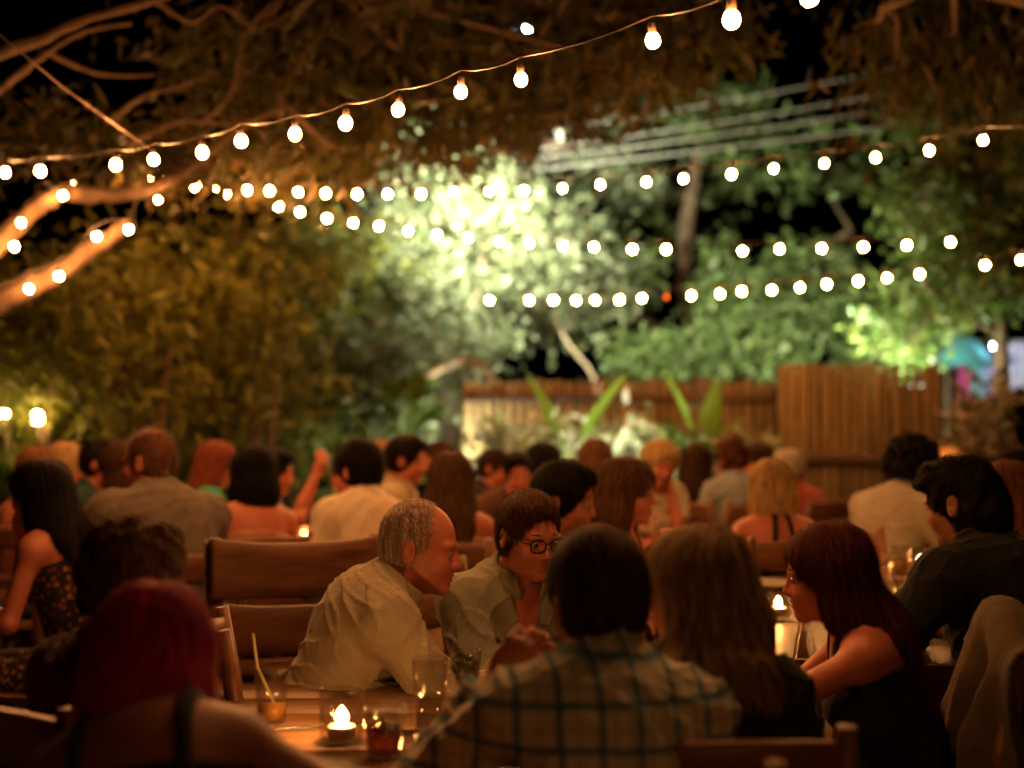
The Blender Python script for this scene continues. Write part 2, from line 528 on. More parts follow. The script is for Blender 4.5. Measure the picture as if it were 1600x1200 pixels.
def hand(wr, hd, pn, side, sgn, curl=0.45, sc=1.0):
    """palm and five separate fingers; hd along the hand, pn out of the palm, side towards the little finger"""
    hd = unit(hd); pn = unit(pn - (pn @ hd) * hd); side = np.cross(hd, pn)
    M = np.stack([side, hd, pn], 1); out = []
    out.append(ell(wr + hd * 0.048 * sc, V3(0.041, 0.052, 0.016) * sc, 0.012, M))
    for i, L in enumerate((0.92, 1.06, 1.0, 0.78)):
        b = wr + hd * (0.088 - 0.004 * abs(i - 1.5)) * sc + side * (i - 1.5) * 0.0205 * sc
        a = 0.12 + curl * 0.5 + 0.05 * i; p = b; r = 0.0092
        for seg, q in ((0.042, 0), (0.027, curl), (0.021, curl * 0.8)):
            a += q; e = p + (math.cos(a) * hd + math.sin(a) * pn + (i - 1.5) * 0.03 * side) * seg * L * sc
            out.append(con(p, e, r * sc, (r - 0.0008) * sc, 0.004)); p = e; r -= 0.0008
    b = wr + hd * 0.022 * sc - side * 0.028 * sc + pn * 0.006
    m = b + (hd * 0.62 - side * 0.62 + pn * 0.45) * 0.044 * sc
    e = m + (hd * 0.9 - side * 0.05 + pn * 0.45) * 0.034 * sc
    out.append(con(b, m, 0.0125 * sc, 0.0105 * sc, 0.008)); out.append(con(m, e, 0.0105 * sc, 0.009 * sc, 0.004))
    return out

SKINS = {'fair': (0.54, 0.21, 0.125), 'tan': (0.43, 0.165, 0.095), 'pink': (0.56, 0.195, 0.12), 'brown': (0.28, 0.115, 0.07)}
PEOPLE = []

def person(label, px, top, d, yaw, lean=16, side=0, female=False, skn='fair', head=(0, 8, 0), neckfwd=0,
           arms=('table', 'table'), curl=(0.5, 0.5), palm=(None, None),
           top_kind='shirt', top_mat=None, sleeve='long', low_mat=None,
           hair='short', hair_mat=None, hair_len=0.2, beard=False, res=0.010, face=False, build=1.0,
           strap=None, glasses=False, group=None, smax=1.07, smin=0.86, hairpuff=0.0, seed=0):
    lr = np.random.default_rng(seed + int(px) * 7 + int(d * 100))
    L = R(lean); sd = R(side)
    def dr(a): return unit(V3(math.sin(sd), math.sin(a) * math.cos(sd), math.cos(a) * math.cos(sd)))
    pel = V3(0, 0, 0.545)
    wai = pel + 0.165 * dr(L * 0.55); che = wai + 0.185 * dr(L); nb = che + 0.185 * dr(L * 1.15)
    atl = nb + 0.078 * dr(L * 0.75 + R(neckfwd) + R(10))
    Rt = ry(sd) @ rx(-L); Rh = rz(R(-head[0])) @ rx(R(-head[1])) @ ry(R(head[2]))
    H = lambda *p: atl + Rh @ V3(*p)
    T = lambda *p: che + Rt @ V3(*p)
    sw = (0.150 if female else 0.178) * build; b = build; g = 0.88 if female else 1.0
    B = {}
    B['torso'] = [
        ell(pel + V3(0, -0.01, -0.01), V3(0.165, 0.125, 0.115) * b, 0.05),
        ell(wai, V3(0.135 * g * b, 0.105 * b, 0.15), 0.06, Rt),
        ell(T(0, 0, 0.0), V3(0.158 * g * b, 0.112 * b, 0.19), 0.06, Rt),
        ell(T(0, -0.035, 0.10), V3(0.150 * g * b, 0.075 * b, 0.11), 0.05, Rt),
        con(nb + Rt @ V3(-sw + 0.035, 0, -0.055), nb + Rt @ V3(sw - 0.035, 0, -0.055), 0.054 * b, 0.054 * b, 0.05)]
    if female:
        for sx in (-1, 1): B['torso'].append(ell(T(sx * 0.07, 0.085, 0.005), (0.058, 0.055, 0.055), 0.035))
    else:
        B['torso'].append(ell(wai + V3(0, 0.03, -0.03), V3(0.12, 0.10, 0.12) * b, 0.05))
    B['neck'] = [con(nb + dr(L) * -0.03, H(0, 0.005, 0.035), 0.060 * g, 0.054 * g, 0.03),
                 con(nb + Rt @ V3(-0.105 * g, -0.01, -0.035), nb + Rt @ V3(-0.02, -0.012, 0.045), 0.035, 0.034, 0.04),
                 con(nb + Rt @ V3(0.105 * g, -0.01, -0.035), nb + Rt @ V3(0.02, -0.012, 0.045), 0.035, 0.034, 0.04)]
    hs = 0.96 if female else 1.0
    def he(c, r, k=0.02, sub=False, rot=None):
        M = Rh if rot is None else Rh @ rot
        return ell(H(*(np.array(c) * hs)), np.array(r) * hs, k, M, sub)
    def hc(a, e, ra, rb, k=0.01): return con(H(*(np.array(a) * hs)), H(*(np.array(e) * hs)), ra * hs, rb * hs, k)
    B['head'] = [he((0, 0.006, 0.105), (0.0735, 0.094, 0.083), 0.02), he((0, 0.04, 0.05), (0.060, 0.064, 0.088), 0.03),
                 he((0, 0.045, 0.002), (0.052 if not female else 0.045, 0.052, 0.046), 0.03),
                 he((0, 0.087, -0.030), (0.021, 0.018, 0.019), 0.022),
                 hc((0, 0.101, 0.074), (0, 0.1185, 0.036), 0.0085, 0.0112, 0.012),
                 he((0.012, 0.108, 0.031), (0.009, 0.011, 0.008), 0.008), he((-0.012, 0.108, 0.031), (0.009, 0.011, 0.008), 0.008)]
    for sx in (-1, 1):
        B['head'] += [he((sx * 0.03, 0.092, 0.086), (0.027, 0.014, 0.010), 0.015), he((sx * 0.04, 0.074, 0.034), (0.024, 0.026, 0.026), 0.025),
                      he((sx * 0.032, 0.109, 0.067), (0.019, 0.013, 0.0115), 0.010, True),
                      he((sx * 0.032, 0.087, 0.067), (0.0165, 0.0145, 0.0125), 0.006),
                      he((sx * 0.0775, -0.004, 0.062), (0.010, 0.0215, 0.033), 0.008, False, rz(R(sx * -22)) @ rx(R(8))),
                      he((sx * 0.0885, -0.002, 0.066), (0.007, 0.011, 0.018), 0.005, True)]
    B['head'] += [he((0, 0.103, 0.0095), (0.024, 0.0105, 0.0065), 0.006), he((0, 0.101, -0.004), (0.021, 0.0105, 0.0075), 0.006),
                  he((0, 0.116, 0.0030), (0.021, 0.010, 0.0016), 0.003, True)]
    # arms
    shs, els, wrs = [], [], []
    B['arm0'] = []; B['arm1'] = []; B['fore0'] = []; B['fore1'] = []; B['hand'] = []
    for i, sx in enumerate((-1, 1)):            # 0 = the person's left, 1 = right
        S = nb + Rt @ V3(sx * sw, 0.005, -0.062)
        tg = arms[i]
        if tg is None: tg = 'table'
        if tg == 'table': tg = (sx * 0.13, nb[1] + 0.24, 0.80)
        elif tg == 'lap': tg = (sx * 0.09, 0.30, 0.66)
        elif tg == 'chin': tg = tuple(H(sx * 0.045, 0.125, -0.085))
        elif tg == 'cheek': tg = tuple(H(sx * 0.10, 0.06, -0.07))
        pole = V3(sx * 0.55, -0.25, -1)
        if len(tg) == 6: pole = V3(*tg[3:]); tg = tg[:3]
        E, Wp = ik(S, V3(*tg), 0.285 * (0.95 if female else 1), 0.25 * (0.95 if female else 1), pole)
        ag = (0.82 if female else 1.0) * b
        B['torso'].append(ell(S + V3(0, 0, -0.005), V3(0.058, 0.058, 0.062) * ag, 0.045))
        B['arm%d' % i] = [con(S, E, 0.050 * ag, 0.041 * ag, 0.025)]
        B['fore%d' % i] = [con(E, E + (Wp - E) * 0.4, 0.041 * ag, 0.040 * ag, 0.02), con(E + (Wp - E) * 0.4, Wp, 0.040 * ag, 0.0275 * ag, 0.02)]
        hd = unit(Wp - E)
        pn = V3(0, 0, -1) if palm[i] is None else V3(*palm[i])
        if abs(hd[2]) > 0.75 and palm[i] is None: pn = V3(0, 1, 0) * (1 if arms[i] not in ('chin', 'cheek') else -1) + V3(-sx * 0.6, 0, 0)
        hd2 = unit(hd + (V3(0, 0, -hd[2] * 0.8) if palm[i] is None and abs(hd[2]) <= 0.75 else 0))
        # the thumb lies on the body's inner side when the palm looks down
        hp = hand(Wp, hd2, pn, None, sx, curl[i], 0.92 if female else 1.0)
        if sx > 0:       # mirror the thumb for a right hand
            c0 = Wp; sdv = np.cross(unit(hd2), unit(pn - (pn @ unit(hd2)) * unit(hd2)))
            def mir(p): q = p - c0; return c0 + q - 2 * (q @ sdv) * sdv
            for q in hp:
                if q['t'] == 'con': q['a'] = mir(q['a']); q['b'] = mir(q['b'])
                else: q['c'] = mir(q['c'])
        B['hand'] += hp
        shs.append(S); els.append(E); wrs.append(Wp)
    # legs
    B['leg'] = []; feet = []
    for sx in (-1, 1):
        hip = V3(sx * 0.088, 0.03, 0.525); kn = V3(sx * 0.12, 0.45, 0.515); an = V3(sx * 0.12, 0.40, 0.09)
        B['leg'] += [con(hip, kn, 0.082 * b, 0.058, 0.03), con(kn, kn + (an - kn) * 0.35, 0.055, 0.052, 0.02), con(kn + (an - kn) * 0.35, an, 0.052, 0.035, 0.02),
                     con(an + V3(0, -0.02, -0.05), an + V3(0, 0.15, -0.06), 0.034, 0.026, 0.02)]
        feet.append(an)
    allp = sum(B.values(), [])
    pts = []
    for p in allp:
        if p['t'] == 'ell': m = p['r'].max(); pts += [p['c'] - m, p['c'] + m]
        else: m = max(p['ra'], p['rb']); pts += [np.minimum(p['a'], p['b']) - m, np.maximum(p['a'], p['b']) + m]
    lo = np.min(pts, 0) - 0.04; hi = np.max(pts, 0) + 0.04
    fl = Field(lo, hi, res)
    for key in ('torso', 'leg', 'arm0', 'arm1', 'neck', 'fore0', 'fore1'):
        for p in B[key]: fl.prim(p)
    for p in B['head']: fl.prim(p)
    for p in B['hand']: fl.prim(p)
    Vb, Qb = fl.mesh()
    htop = H(0, -0.005, 0.188 * hs) + V3(0, 0, 0.012 if hair not in (None, 'buzz') else 0)
    tgt = W(px, top, d)
    s = min(max(tgt[2] / htop[2], smin), smax)
    th = -R(yaw)
    loc = tgt - rz(th) @ (htop * s); loc[2] = 0
    body = mesh_obj('person', Vb, [Qb], skin('skin_' + skn, SKINS[skn]))
    body.location = loc; body.rotation_euler = (0, 0, th); body.scale = (s, s, s)
    tag(body, label, 'person', group)

    def child(name, field, mat):
        v, q = field.mesh()
        if len(q) == 0: return None
        return mesh_obj(name, v, [q], mat, body)
    ph = lr.uniform(0, 6.28, 8)
    def folds(amp):
        def fn(x, y, z):
            u = x + 0.035 * np.sin(17 * z + ph[0]) + 0.02 * np.sin(31 * y + ph[1]); w = z + 0.03 * np.sin(19 * x + ph[2]); t = y + 0.03 * np.sin(23 * z + ph[3])
            r1 = 1 - np.abs(np.sin(34 * u + 26 * w + ph[4])); r2 = 1 - np.abs(np.sin(-30 * u + 33 * w + 12 * t + ph[5])); r3 = 1 - np.abs(np.sin(48 * t + 22 * w + ph[6]))
            mk = 0.5 + 0.5 * np.sin(9 * x + 7 * z + 8 * y + ph[7])
            return -amp * (0.9 * r1 ** 3 * mk + 0.9 * r2 ** 3 * (1 - mk) + 0.6 * r3 ** 4) + amp * 0.3
        return fn
    # ---------------- upper clothing
    gr = 0.017
    cf = Field(lo, hi, res)
    if top_kind in ('shirt', 'tee', 'blouse'):
        for p in B['torso']: cf.prim(p, gr)
        for p in B['neck'][1:]: cf.prim(p, gr - 0.004)
        for i in range(2):
            sl_ = sleeve
            p = dict(B['arm%d' % i][0])
            if sl_ == 'elbow':
                p['ra'] += 0.006; p['rb'] += 0.010; p['b'] = p['a'] + (p['b'] - p['a']) * 0.93; p['cut'] = True; cf.prim(p, gr)
                q = dict(p); q['a'] = p['a'] + (p['b'] - p['a']) * 0.76; q['k'] = 0.004; q['ra'] = q['rb'] = p['rb'] + 0.004; cf.prim(q, gr)
            elif sl_ == 'short':
                p['b'] = p['a'] + (p['b'] - p['a']) * 0.62; p['ra'] += 0.006; p['rb'] += 0.012; p['cut'] = True; cf.prim(p, gr)
            elif sl_ in ('long', 'rolled'):
                cf.prim(p, gr + 0.003)
                e, w = els[i], wrs[i]
                q = con(e, e + (w - e) * (0.93 if sl_ == 'long' else 0.30), 0.045 * b, (0.034 if sl_ == 'long' else 0.047) * b, 0.02, cut=True)
                cf.prim(q, gr)
                if sl_ == 'rolled':
                    c0 = e + (w - e) * 0.20; cf.prim(con(c0, e + (w - e) * 0.33, 0.050 * b, 0.050 * b, 0.004, cut=True), gr)
                else:
                    cf.prim(con(e + (w - e) * 0.80, e + (w - e) * 0.95, 0.036, 0.036, 0.004, cut=True), gr)
        cf.half(V3(0, 0, 0.46), V3(0, 0, -1))
        cf.warp(folds(0.0105 if res < 0.008 else 0.008))
        # neckline
        up = dr(L * 1.1)
        nk = con(nb + up * -0.005 + Rt @ V3(0, 0.012, 0), nb + up * 0.10 + Rt @ V3(0, 0.02, 0), 0.066 if top_kind != 'blouse' else 0.085, 0.08, 0.006, sub=True)
        cf.prim(nk)
        if top_kind == 'shirt':
            col_ = Field(nb - 0.17, nb + 0.17, min(res, 0.006))
            col_.prim(con(nb + up * 0.005 + Rt @ V3(0, 0.008, 0), nb + up * 0.052 + Rt @ V3(0, 0.014, 0), 0.096 * (0.92 if female else 1), 0.079 * g, 0.0, cut=True))
            col_.prim(con(nb - up * 0.06 + Rt @ V3(0, 0.01, 0), nb + up * 0.10 + Rt @ V3(0, 0.018, 0), 0.081 * g, 0.069 * g, 0.004, sub=True))
            col_.prim(con(nb + up * -0.06 + Rt @ V3(0, 0.10, 0), nb + up * 0.08 + Rt @ V3(0, 0.11, 0), 0.02, 0.068, 0.004, sub=True))
            col_.half(nb - up * 0.035, -up)
            col_.warp(folds(0.002))
            child('collar', col_, top_mat)
            if not female:  # open neck
                cf.prim(con(nb + Rt @ V3(0, 0.075, 0.0), T(0, 0.135, 0.02), 0.060, 0.012, 0.01, sub=True))
    else:
        gr = 0.008
        for p in B['torso']: cf.prim(p, gr)
        cf.half(V3(0, 0, 0.46), V3(0, 0, -1))
        cut = {'strapless': 0.055, 'tank': 0.075, 'lowback': 0.02}[top_kind]
        cn = Rt @ V3(0, 0.25 if top_kind == 'lowback' else 0.12, 1)
        if top_kind == 'lowback': cn = Rt @ V3(0, -0.9, 1)
        cf.warp(folds(0.003))
        cf.half(T(0, 0, cut), cn, 0.004)
        st = Field(lo, hi, min(res, 0.009))
        if strap != 'none':
            for p in B['torso'][:5]: st.prim(p, 0.012)
            for p in B['neck']: st.prim(p, 0.010)
            X = st.o[0] + st.h * np.arange(st.n[0]); Y = st.o[1] + st.h * np.arange(st.n[1]); Zc = st.o[2] + st.h * np.arange(st.n[2])
            P = np.stack(np.meshgrid(X, Y, Zc, indexing='ij'), -1) - che
            lx = np.abs(P @ (Rt @ V3(1, 0, 0))); lz = P @ (Rt @ V3(0, 0, 1))
            pos = (0.085 if strap != 'halter' else 0.045)
            wd = 0.012 if strap != 'wide' else 0.022
            lxs = P @ (Rt @ V3(1, 0, 0)); base = st.f.copy()
            for sx in (-1, 1):
                m = np.maximum(np.abs(lxs * sx - (pos - (0.12 * np.clip(lz - 0.05, 0, 0.3) if strap == 'halter' else 0))) - wd, cut - 0.03 - lz)
                st.f = np.maximum(base, m.astype(np.float32))
                child('strap', st, top_mat)
    child({'shirt': 'shirt', 'tee': 'tee_shirt', 'blouse': 'blouse'}.get(top_kind, 'top'), cf, top_mat)
    # ---------------- trousers or skirt, shoes
    lm = low_mat or cloth('denim', (0.05, 0.06, 0.09))
    tf = Field(V3(lo[0], lo[1], 0), V3(hi[0], hi[1], 0.72), max(res, 0.011))
    tf.prim(B['torso'][0], 0.012); tf.prim(ell(pel + V3(0, 0.06, -0.03), (0.16, 0.15, 0.09), 0.05), 0.004)
    for k in range(2):
        q = B['leg'][k * 4:k * 4 + 4]
        tf.prim(q[0], 0.014); tf.prim(q[1], 0.016); c = dict(q[2]); c['rb'] += 0.02; c['cut'] = True; tf.prim(c, 0.012)
    tf.half(V3(0, 0, 0.635), V3(0, 0, 1)); tf.warp(folds(0.006)); child('trousers', tf, lm)
    sm = MB()
    for an in feet:
        sm.lathe([(0.0, -0.0), (0.045, 0.0), (0.05, 0.03), (0.043, 0.07), (0.038, 0.10), (0.0, 0.105)], an + V3(0, 0, -0.09), 12)
        P = an + V3(0, 0.03, -0.09)
        sm.lathe([(0.0, 0.0), (0.05, 0.0), (0.055, 0.02), (0.045, 0.05), (0.02, 0.065), (0.0, 0.066)], P + V3(0, 0.06, 0), 12, 1, 1.9)
    sm.build('shoes', surf('shoe_leather', (0.05, 0.035, 0.025), 0.5), body)
    # ---------------- hair
    if hair:
        hl, hh = H(0, 0, 0.06) - 0.21, H(0, 0, 0.06) + 0.23
        if hair in ('long', 'bob', 'mid'):
            bot = nb + Rt @ V3(0, -0.13, -hair_len - 0.08); hl = np.minimum(hl, bot - 0.13); hh = np.maximum(hh, bot + 0.13)
        hf = Field(hl, hh, min(res, 0.008))
        pu = {'short': 0.014, 'buzz': 0.0028, 'bob': 0.02, 'long': 0.018, 'mid': 0.022, 'curly': 0.034, 'fringe': 0.008, 'mop': 0.018}[hair] + hairpuff
        hf.prim(he((0, 0.002, 0.107), np.array((0.0735, 0.094, 0.083)) + pu, 0.02))
        if hair in ('short', 'curly', 'mop', 'fringe', 'buzz'):
            hf.prim(he((0, -0.025, 0.055), np.array((0.066, 0.064, 0.075)) + pu * 0.8, 0.03))
            if hair == 'short': hf.prim(he((0.015, 0.05, 0.165), (0.055, 0.055, 0.032), 0.03))
            if hair == 'mop':
                hf.prim(he((0, -0.05, 0.03), (0.08, 0.07, 0.08), 0.04)); hf.prim(he((0, 0.06, 0.15), (0.07, 0.06, 0.045), 0.03))
            hf.prim(he((0, 0.135, 0.02), (0.10, 0.097, 0.13), 0.012, True))
            for sx in (-1, 1): hf.prim(he((sx * 0.088, 0.0, 0.055), (0.03, 0.027, 0.040), 0.008, True))
            if hair == 'buzz': hf.prim(he((0, 0.10, 0.09), (0.085, 0.085, 0.16), 0.004, True))
            hf.half(H(0, -0.03, -0.005 if hair != 'mop' else -0.05), Rh @ V3(0, -0.35, -1), 0.012)
        else:
            back = [H(0, -0.05, 0.09), H(0, -0.062, -0.01), nb + Rt @ V3(0, -0.088, -0.04), nb + Rt @ V3(0, -0.118, -0.10 - hair_len)]
            hw = 0.088
            n = Rt @ V3(0, 1, 0)
            hf.prim(con(back[0], back[1], hw, hw, 0.03, fl=0.72, nrm=Rh @ V3(0, 1, 0)))
            for sx in (-1, 1):
                hf.prim(con(H(sx * 0.058, -0.005, 0.09), H(sx * 0.070, -0.005, -0.035), 0.040, 0.036, 0.03))
                if hair == 'bob': hf.prim(con(H(sx * 0.070, 0.0, 0.0), H(sx * 0.066, 0.01, -0.055), 0.036, 0.026, 0.03))
                if hair in ('long', 'mid'):
                    hf.prim(con(H(sx * 0.070, -0.02, -0.03), nb + Rt @ V3(sx * 0.085, -0.075, -0.06), 0.042, 0.036, 0.03))
                    hf.prim(con(nb + Rt @ V3(sx * 0.085, -0.075, -0.06), nb + Rt @ V3(sx * 0.075, -0.115, -0.06 - hair_len * 0.8), 0.036, 0.02, 0.03))
            if hair == 'bob':
                hf.prim(con(back[1], H(0, -0.055, -0.06), hw, 0.078, 0.03, fl=0.62, nrm=Rh @ V3(0, 1, 0)))
            else:
                hf.prim(con(back[1], back[2], hw, 0.09, 0.03, fl=0.55, nrm=n)); hf.prim(con(back[2], back[3], 0.09, 0.05, 0.03, fl=0.42, nrm=n))
            hf.prim(he((0, 0.132, 0.025), (0.068, 0.078, 0.108), 0.014, True))
            hf.prim(con(nb - dr(L) * 0.02 + Rt @ V3(0, 0.03, 0), H(0, 0.05, 0.02), 0.05, 0.05, 0.01, sub=True))
            hf.prim(he((0, 0.0, 0.20), (0.006, 0.10, 0.030), 0.012, True))      # parting
        if hair in ('curly', 'mop') or hairpuff > 0.01:
            am = 0.010 if hair == 'curly' else 0.0045
            hf.warp(lambda x, y, z: am * (np.sin(95 * x + ph[0] + 2 * np.sin(60 * z)) * np.sin(88 * y + ph[1]) + np.sin(92 * z + ph[2] + 2 * np.sin(70 * x))))
        elif hair != 'buzz':
            def strands(x, y, z):
                q = np.stack([x, y, z], -1) - H(0, 0, 0.1); q = q @ Rh
                th_ = np.arctan2(q[:, 0], -q[:, 1])
                return 0.0018 * np.sin(th_ * 26 + 3 * np.sin(q[:, 2] * 14 + ph[0]) + ph[1]) + 0.0008 * np.sin(th_ * 57 + 2 * np.sin(q[:, 2] * 22 + ph[2]))
            hf.warp(strands)
        hv, hq = hf.mesh()
        if hair == 'buzz':
            v0 = hv[((hv - H(0, 0, 0.04)) @ Rh)[:, 2] > -0.09]
            fade = ((v0 - H(0, 0.045, 0.12)) @ Rh)[:, 1] + 0.3 * ((v0 - H(0, 0, 0.12)) @ Rh)[:, 2]
            v0 = v0[lr.uniform(0, 1, len(v0)) < np.clip(-fade * 14 + 0.75, 0.10, 1)]
            sv, sq = hair_strands(hf, v0, 22000, lambda P: P - H(0, -0.05, 0.20), 0.011, 0.0011, 0.006, lr, 2)
            mesh_obj('hair', sv, [sq], hair_mat, body)
        else:
            if hair in ('long', 'bob', 'mid'):
                def flow(P):
                    q = (P - H(0, 0, 0.12)) @ Rh
                    top_ = np.clip((q[:, 2] - 0.0) / 0.08, 0, 1)
                    lat = np.stack([np.sign(q[:, 0]) * top_, -0.25 * top_, -1.0 + 0 * top_], 1)
                    return lat @ Rh.T + np.stack([0.35 * np.sin(40 * P[:, 2] + ph[6]), 0 * P[:, 0], -0.4 + 0 * P[:, 0]], 1)
                ln, lf_ = 0.09, 0.016
            elif hair == 'curly':
                def flow(P): return np.stack([np.sin(70 * P[:, 1] + ph[0]), np.sin(70 * P[:, 2] + ph[1]), np.sin(70 * P[:, 0] + ph[2])], 1)
                ln, lf_ = 0.05, 0.022
            else:
                def flow(P): return (P - H(0.02, -0.055, 0.20)) + 0.03 * np.stack([np.sin(50 * P[:, 1] + ph[0]), np.sin(45 * P[:, 0] + ph[1]), 0 * P[:, 0]], 1)
                ln, lf_ = (0.06, 0.010) if hair == 'mop' else (0.036, 0.004)
            ns = 7000 if d < 4 else (3500 if d < 6.5 else 900)
            sv, sq = hair_strands(hf, hv, ns, flow, ln, 0.0016 if d < 4 else (0.0026 if d < 6.5 else 0.004), lf_, lr, 5)
            mesh_obj('hair', np.concatenate([hv, sv]), [np.concatenate([hq, sq + len(hv)])], hair_mat, body)
    if beard:
        bf = Field(H(0, 0.05, 0) - 0.13, H(0, 0.05, 0) + 0.13, min(res, 0.008))
        bf.prim(he((0, 0.045, -0.002), (0.060, 0.060, 0.052), 0.02)); bf.prim(he((0, 0.085, -0.03), (0.03, 0.025, 0.028), 0.02))
        bf.prim(he((0, 0.11, 0.062), (0.060, 0.06, 0.044), 0.01, True)); bf.prim(he((0, 0.115, 0.003), (0.026, 0.02, 0.012), 0.006, True))
        child('beard', bf, hair_mat)
    if face:
        white = surf('eye_white', (0.36, 0.31, 0.27), 0.25, 0.05, 30, 0); iris = surf('eye_iris', (0.03, 0.02, 0.012), 0.2, 0.1, 30, 0)
        for sx in (-1, 1):
            em = MB()
            a = np.linspace(0, math.pi, 13)
            prof = np.stack([np.sin(a) * 0.0118, -np.cos(a) * 0.0118], 1) * hs; prof[0, 0] = prof[-1, 0] = 1e-4
            em.lathe(prof, (0, 0, 0), 16)
            V = np.concatenate(em.V); Q = np.concatenate(em.Q)
            Mx = Rh @ rx(R(-90))
            Vw = V @ Mx.T + H(sx * 0.032 * hs, 0.0945 * hs, 0.0665 * hs)
            cz = V[Q].mean(1)[:, 2]
            mesh_obj('eye', Vw, [Q], [white, iris], body, True, (cz > 0.0098 * hs).astype(int))
            br = MB()
            t = np.linspace(-1, 1, 9)
            P = np.array([H(*(np.array((sx * 0.032 + u * 0.020, 0.1035 - 0.012 * (0.5 + 0.5 * u * sx) ** 2, 0.090 + 0.004 * (1 - u * u))) * hs)) for u in t])
            br.tube(P, 0.0042 * np.sqrt(np.maximum(1 - t * t * 0.9, 0.1)), 6)
            br.build('eyebrow', hair_mat or surf('grey_brow', (0.35, 0.3, 0.25)), body)
        lf = Field(H(0, 0.1, 0) - 0.05, H(0, 0.1, 0) + 0.05, 0.004)
        lf.prim(he((0, 0.1036, 0.0098), (0.0215, 0.0108, 0.0058), 0.004)); lf.prim(he((0, 0.1018, -0.0038), (0.0185, 0.0108, 0.0066), 0.004))
        lf.prim(he((0, 0.118, 0.0032), (0.020, 0.010, 0.0014), 0.002, True))
        child('lips', lf, skin('lips', (0.45, 0.17, 0.14)))
    if glasses:
        gm = MB(); fr = surf('glasses_frame', (0.02, 0.012, 0.01), 0.25, 0.1, 20, 0)
        for sx in (-1, 1):
            t = np.linspace(0, 2 * math.pi, 21)
            ring = [H(sx * 0.034 + 0.024 * math.copysign(abs(math.cos(u)) ** 0.75, math.cos(u)), 0.122 - 0.006 * abs(sx * 0.034 + 0.02 * math.cos(u)) / 0.05, 0.066 + 0.0185 * math.copysign(abs(math.sin(u)) ** 0.75, math.sin(u))) for u in t]
            gm.tube(ring, 0.0026, 6, False)
            gm.tube([H(sx * 0.057, 0.114, 0.074), H(sx * 0.074, 0.10, 0.075), H(sx * 0.081, 0.05, 0.073), H(sx * 0.084, 0.0, 0.072), H(sx * 0.083, -0.015, 0.055)], 0.0024, 6)
        gm.tube([H(-0.011, 0.121, 0.072), H(0, 0.126, 0.076), H(0.011, 0.121, 0.072)], 0.0024, 6)
        go = gm.build('eyeglasses', fr, body)
        for sx in (-1, 1):
            lm_ = MB()
            t = np.linspace(0, 2 * math.pi, 20, endpoint=False)
            V = [H(sx * 0.034, 0.120, 0.066)] + [H(sx * 0.034 + 0.0225 * math.cos(u), 0.120, 0.066 + 0.017 * math.sin(u)) for u in t]
            lm_.add(V, None, [(0, 1 + k, 1 + (k + 1) % 20) for k in range(20)])
            lm_.build('lens', glassmat('lens_glass', (0.96, 0.96, 0.96), 0.08), go)
    PEOPLE.append((body, loc, yaw, d, px, label, s))
    return body

# ================================================================== the setting
def build_ground():
    g = MB(); n = 60
    u = np.linspace(-1, 1, n); xs = np.sign(u) * np.abs(u) ** 2 * 90
    X, Y = np.meshgrid(xs, xs + 8, indexing='ij')
    Z = -0.02 - 0.015 * np.sin(X * 1.3 + 1) * np.sin(Y * 1.7)
    g.grid(np.stack([X, Y, Z], -1)); o = g.build('ground', surf('sandy_ground', (0.16, 0.11, 0.07), 0.95, 0.35, 9, 0.8, 0.02, detail=8))
    tag(o, kind='structure')
build_ground()

WOOD = woodmat('chair_wood', (0.20, 0.082, 0.036), 0.42)
WOODT = woodmat('table_wood', (0.23, 0.115, 0.056), 0.36, (1.2, 16, 16), 2.5, 0.35, 0.5)
WOODB = woodmat('bench_wood', (0.17, 0.068, 0.03), 0.45, (2, 14, 14), 2.2, 0.45)
WOODF = woodmat('fence_wood', (0.165, 0.115, 0.052), 0.85, (10, 10, 0.8), 2.0, 0.5, 0.15, 0.5)

def fence_panel(x0, y0, x1, y1, h, label, rails, wbrd=0.085, jag=0.02):
    dx, dy = x1 - x0, y1 - y0; Lg = math.hypot(dx, dy); a = math.atan2(dy, dx)
    root = empty('wooden_fence', (x0, y0, 0), a, label, 'fence', 'wooden fence along the garden')
    b = MB(); x = 0.0
    while x < Lg:
        w = wbrd * random.uniform(0.85, 1.1); hh = h + random.uniform(-jag, jag)
        b.box((x + w / 2, random.uniform(-0.004, 0.004), hh / 2), (w - random.uniform(0.008, 0.022), 0.018, hh), rz(random.uniform(-0.03, 0.03)), 0.003)
        x += w
    b.build('board_panel', WOODF, root, False)
    for z in rails:
        r = MB(); r.box((Lg / 2, -0.035, z), (Lg - 0.02, 0.05, 0.07), None, 0.006); r.build('rail', woodmat('rail_wood', (0.09, 0.05, 0.03), 0.9, (1, 9, 9), 2), root, False)
    k = max(2, int(Lg / 1.6) + 1)
    for i in range(k):
        p = MB(); p.box((0.05 + (Lg - 0.1) * i / (k - 1), 0.055, h / 2 - 0.02), (0.09, 0.08, h - 0.06), None, 0.008); p.build('post', woodmat('rail_wood', (0.09, 0.05, 0.03)), root, False)
    return root
a0, a1 = W(722, 600, 11.2), W(1212, 590, 10.8)
fence_panel(a0[0], a0[1], a1[0], a1[1], 1.60, 'long low board fence with a dark top rail, left of the tall fence panel', (1.46, 0.5))
b0, b1 = W(1214, 570, 10.3), W(1470, 570, 10.2)
fence_panel(b0[0], b0[1], b1[0], b1[1], 1.70, 'tall square panel of brown upright boards with a dark middle rail', (1.02, 0.25), 0.075, 0.01)

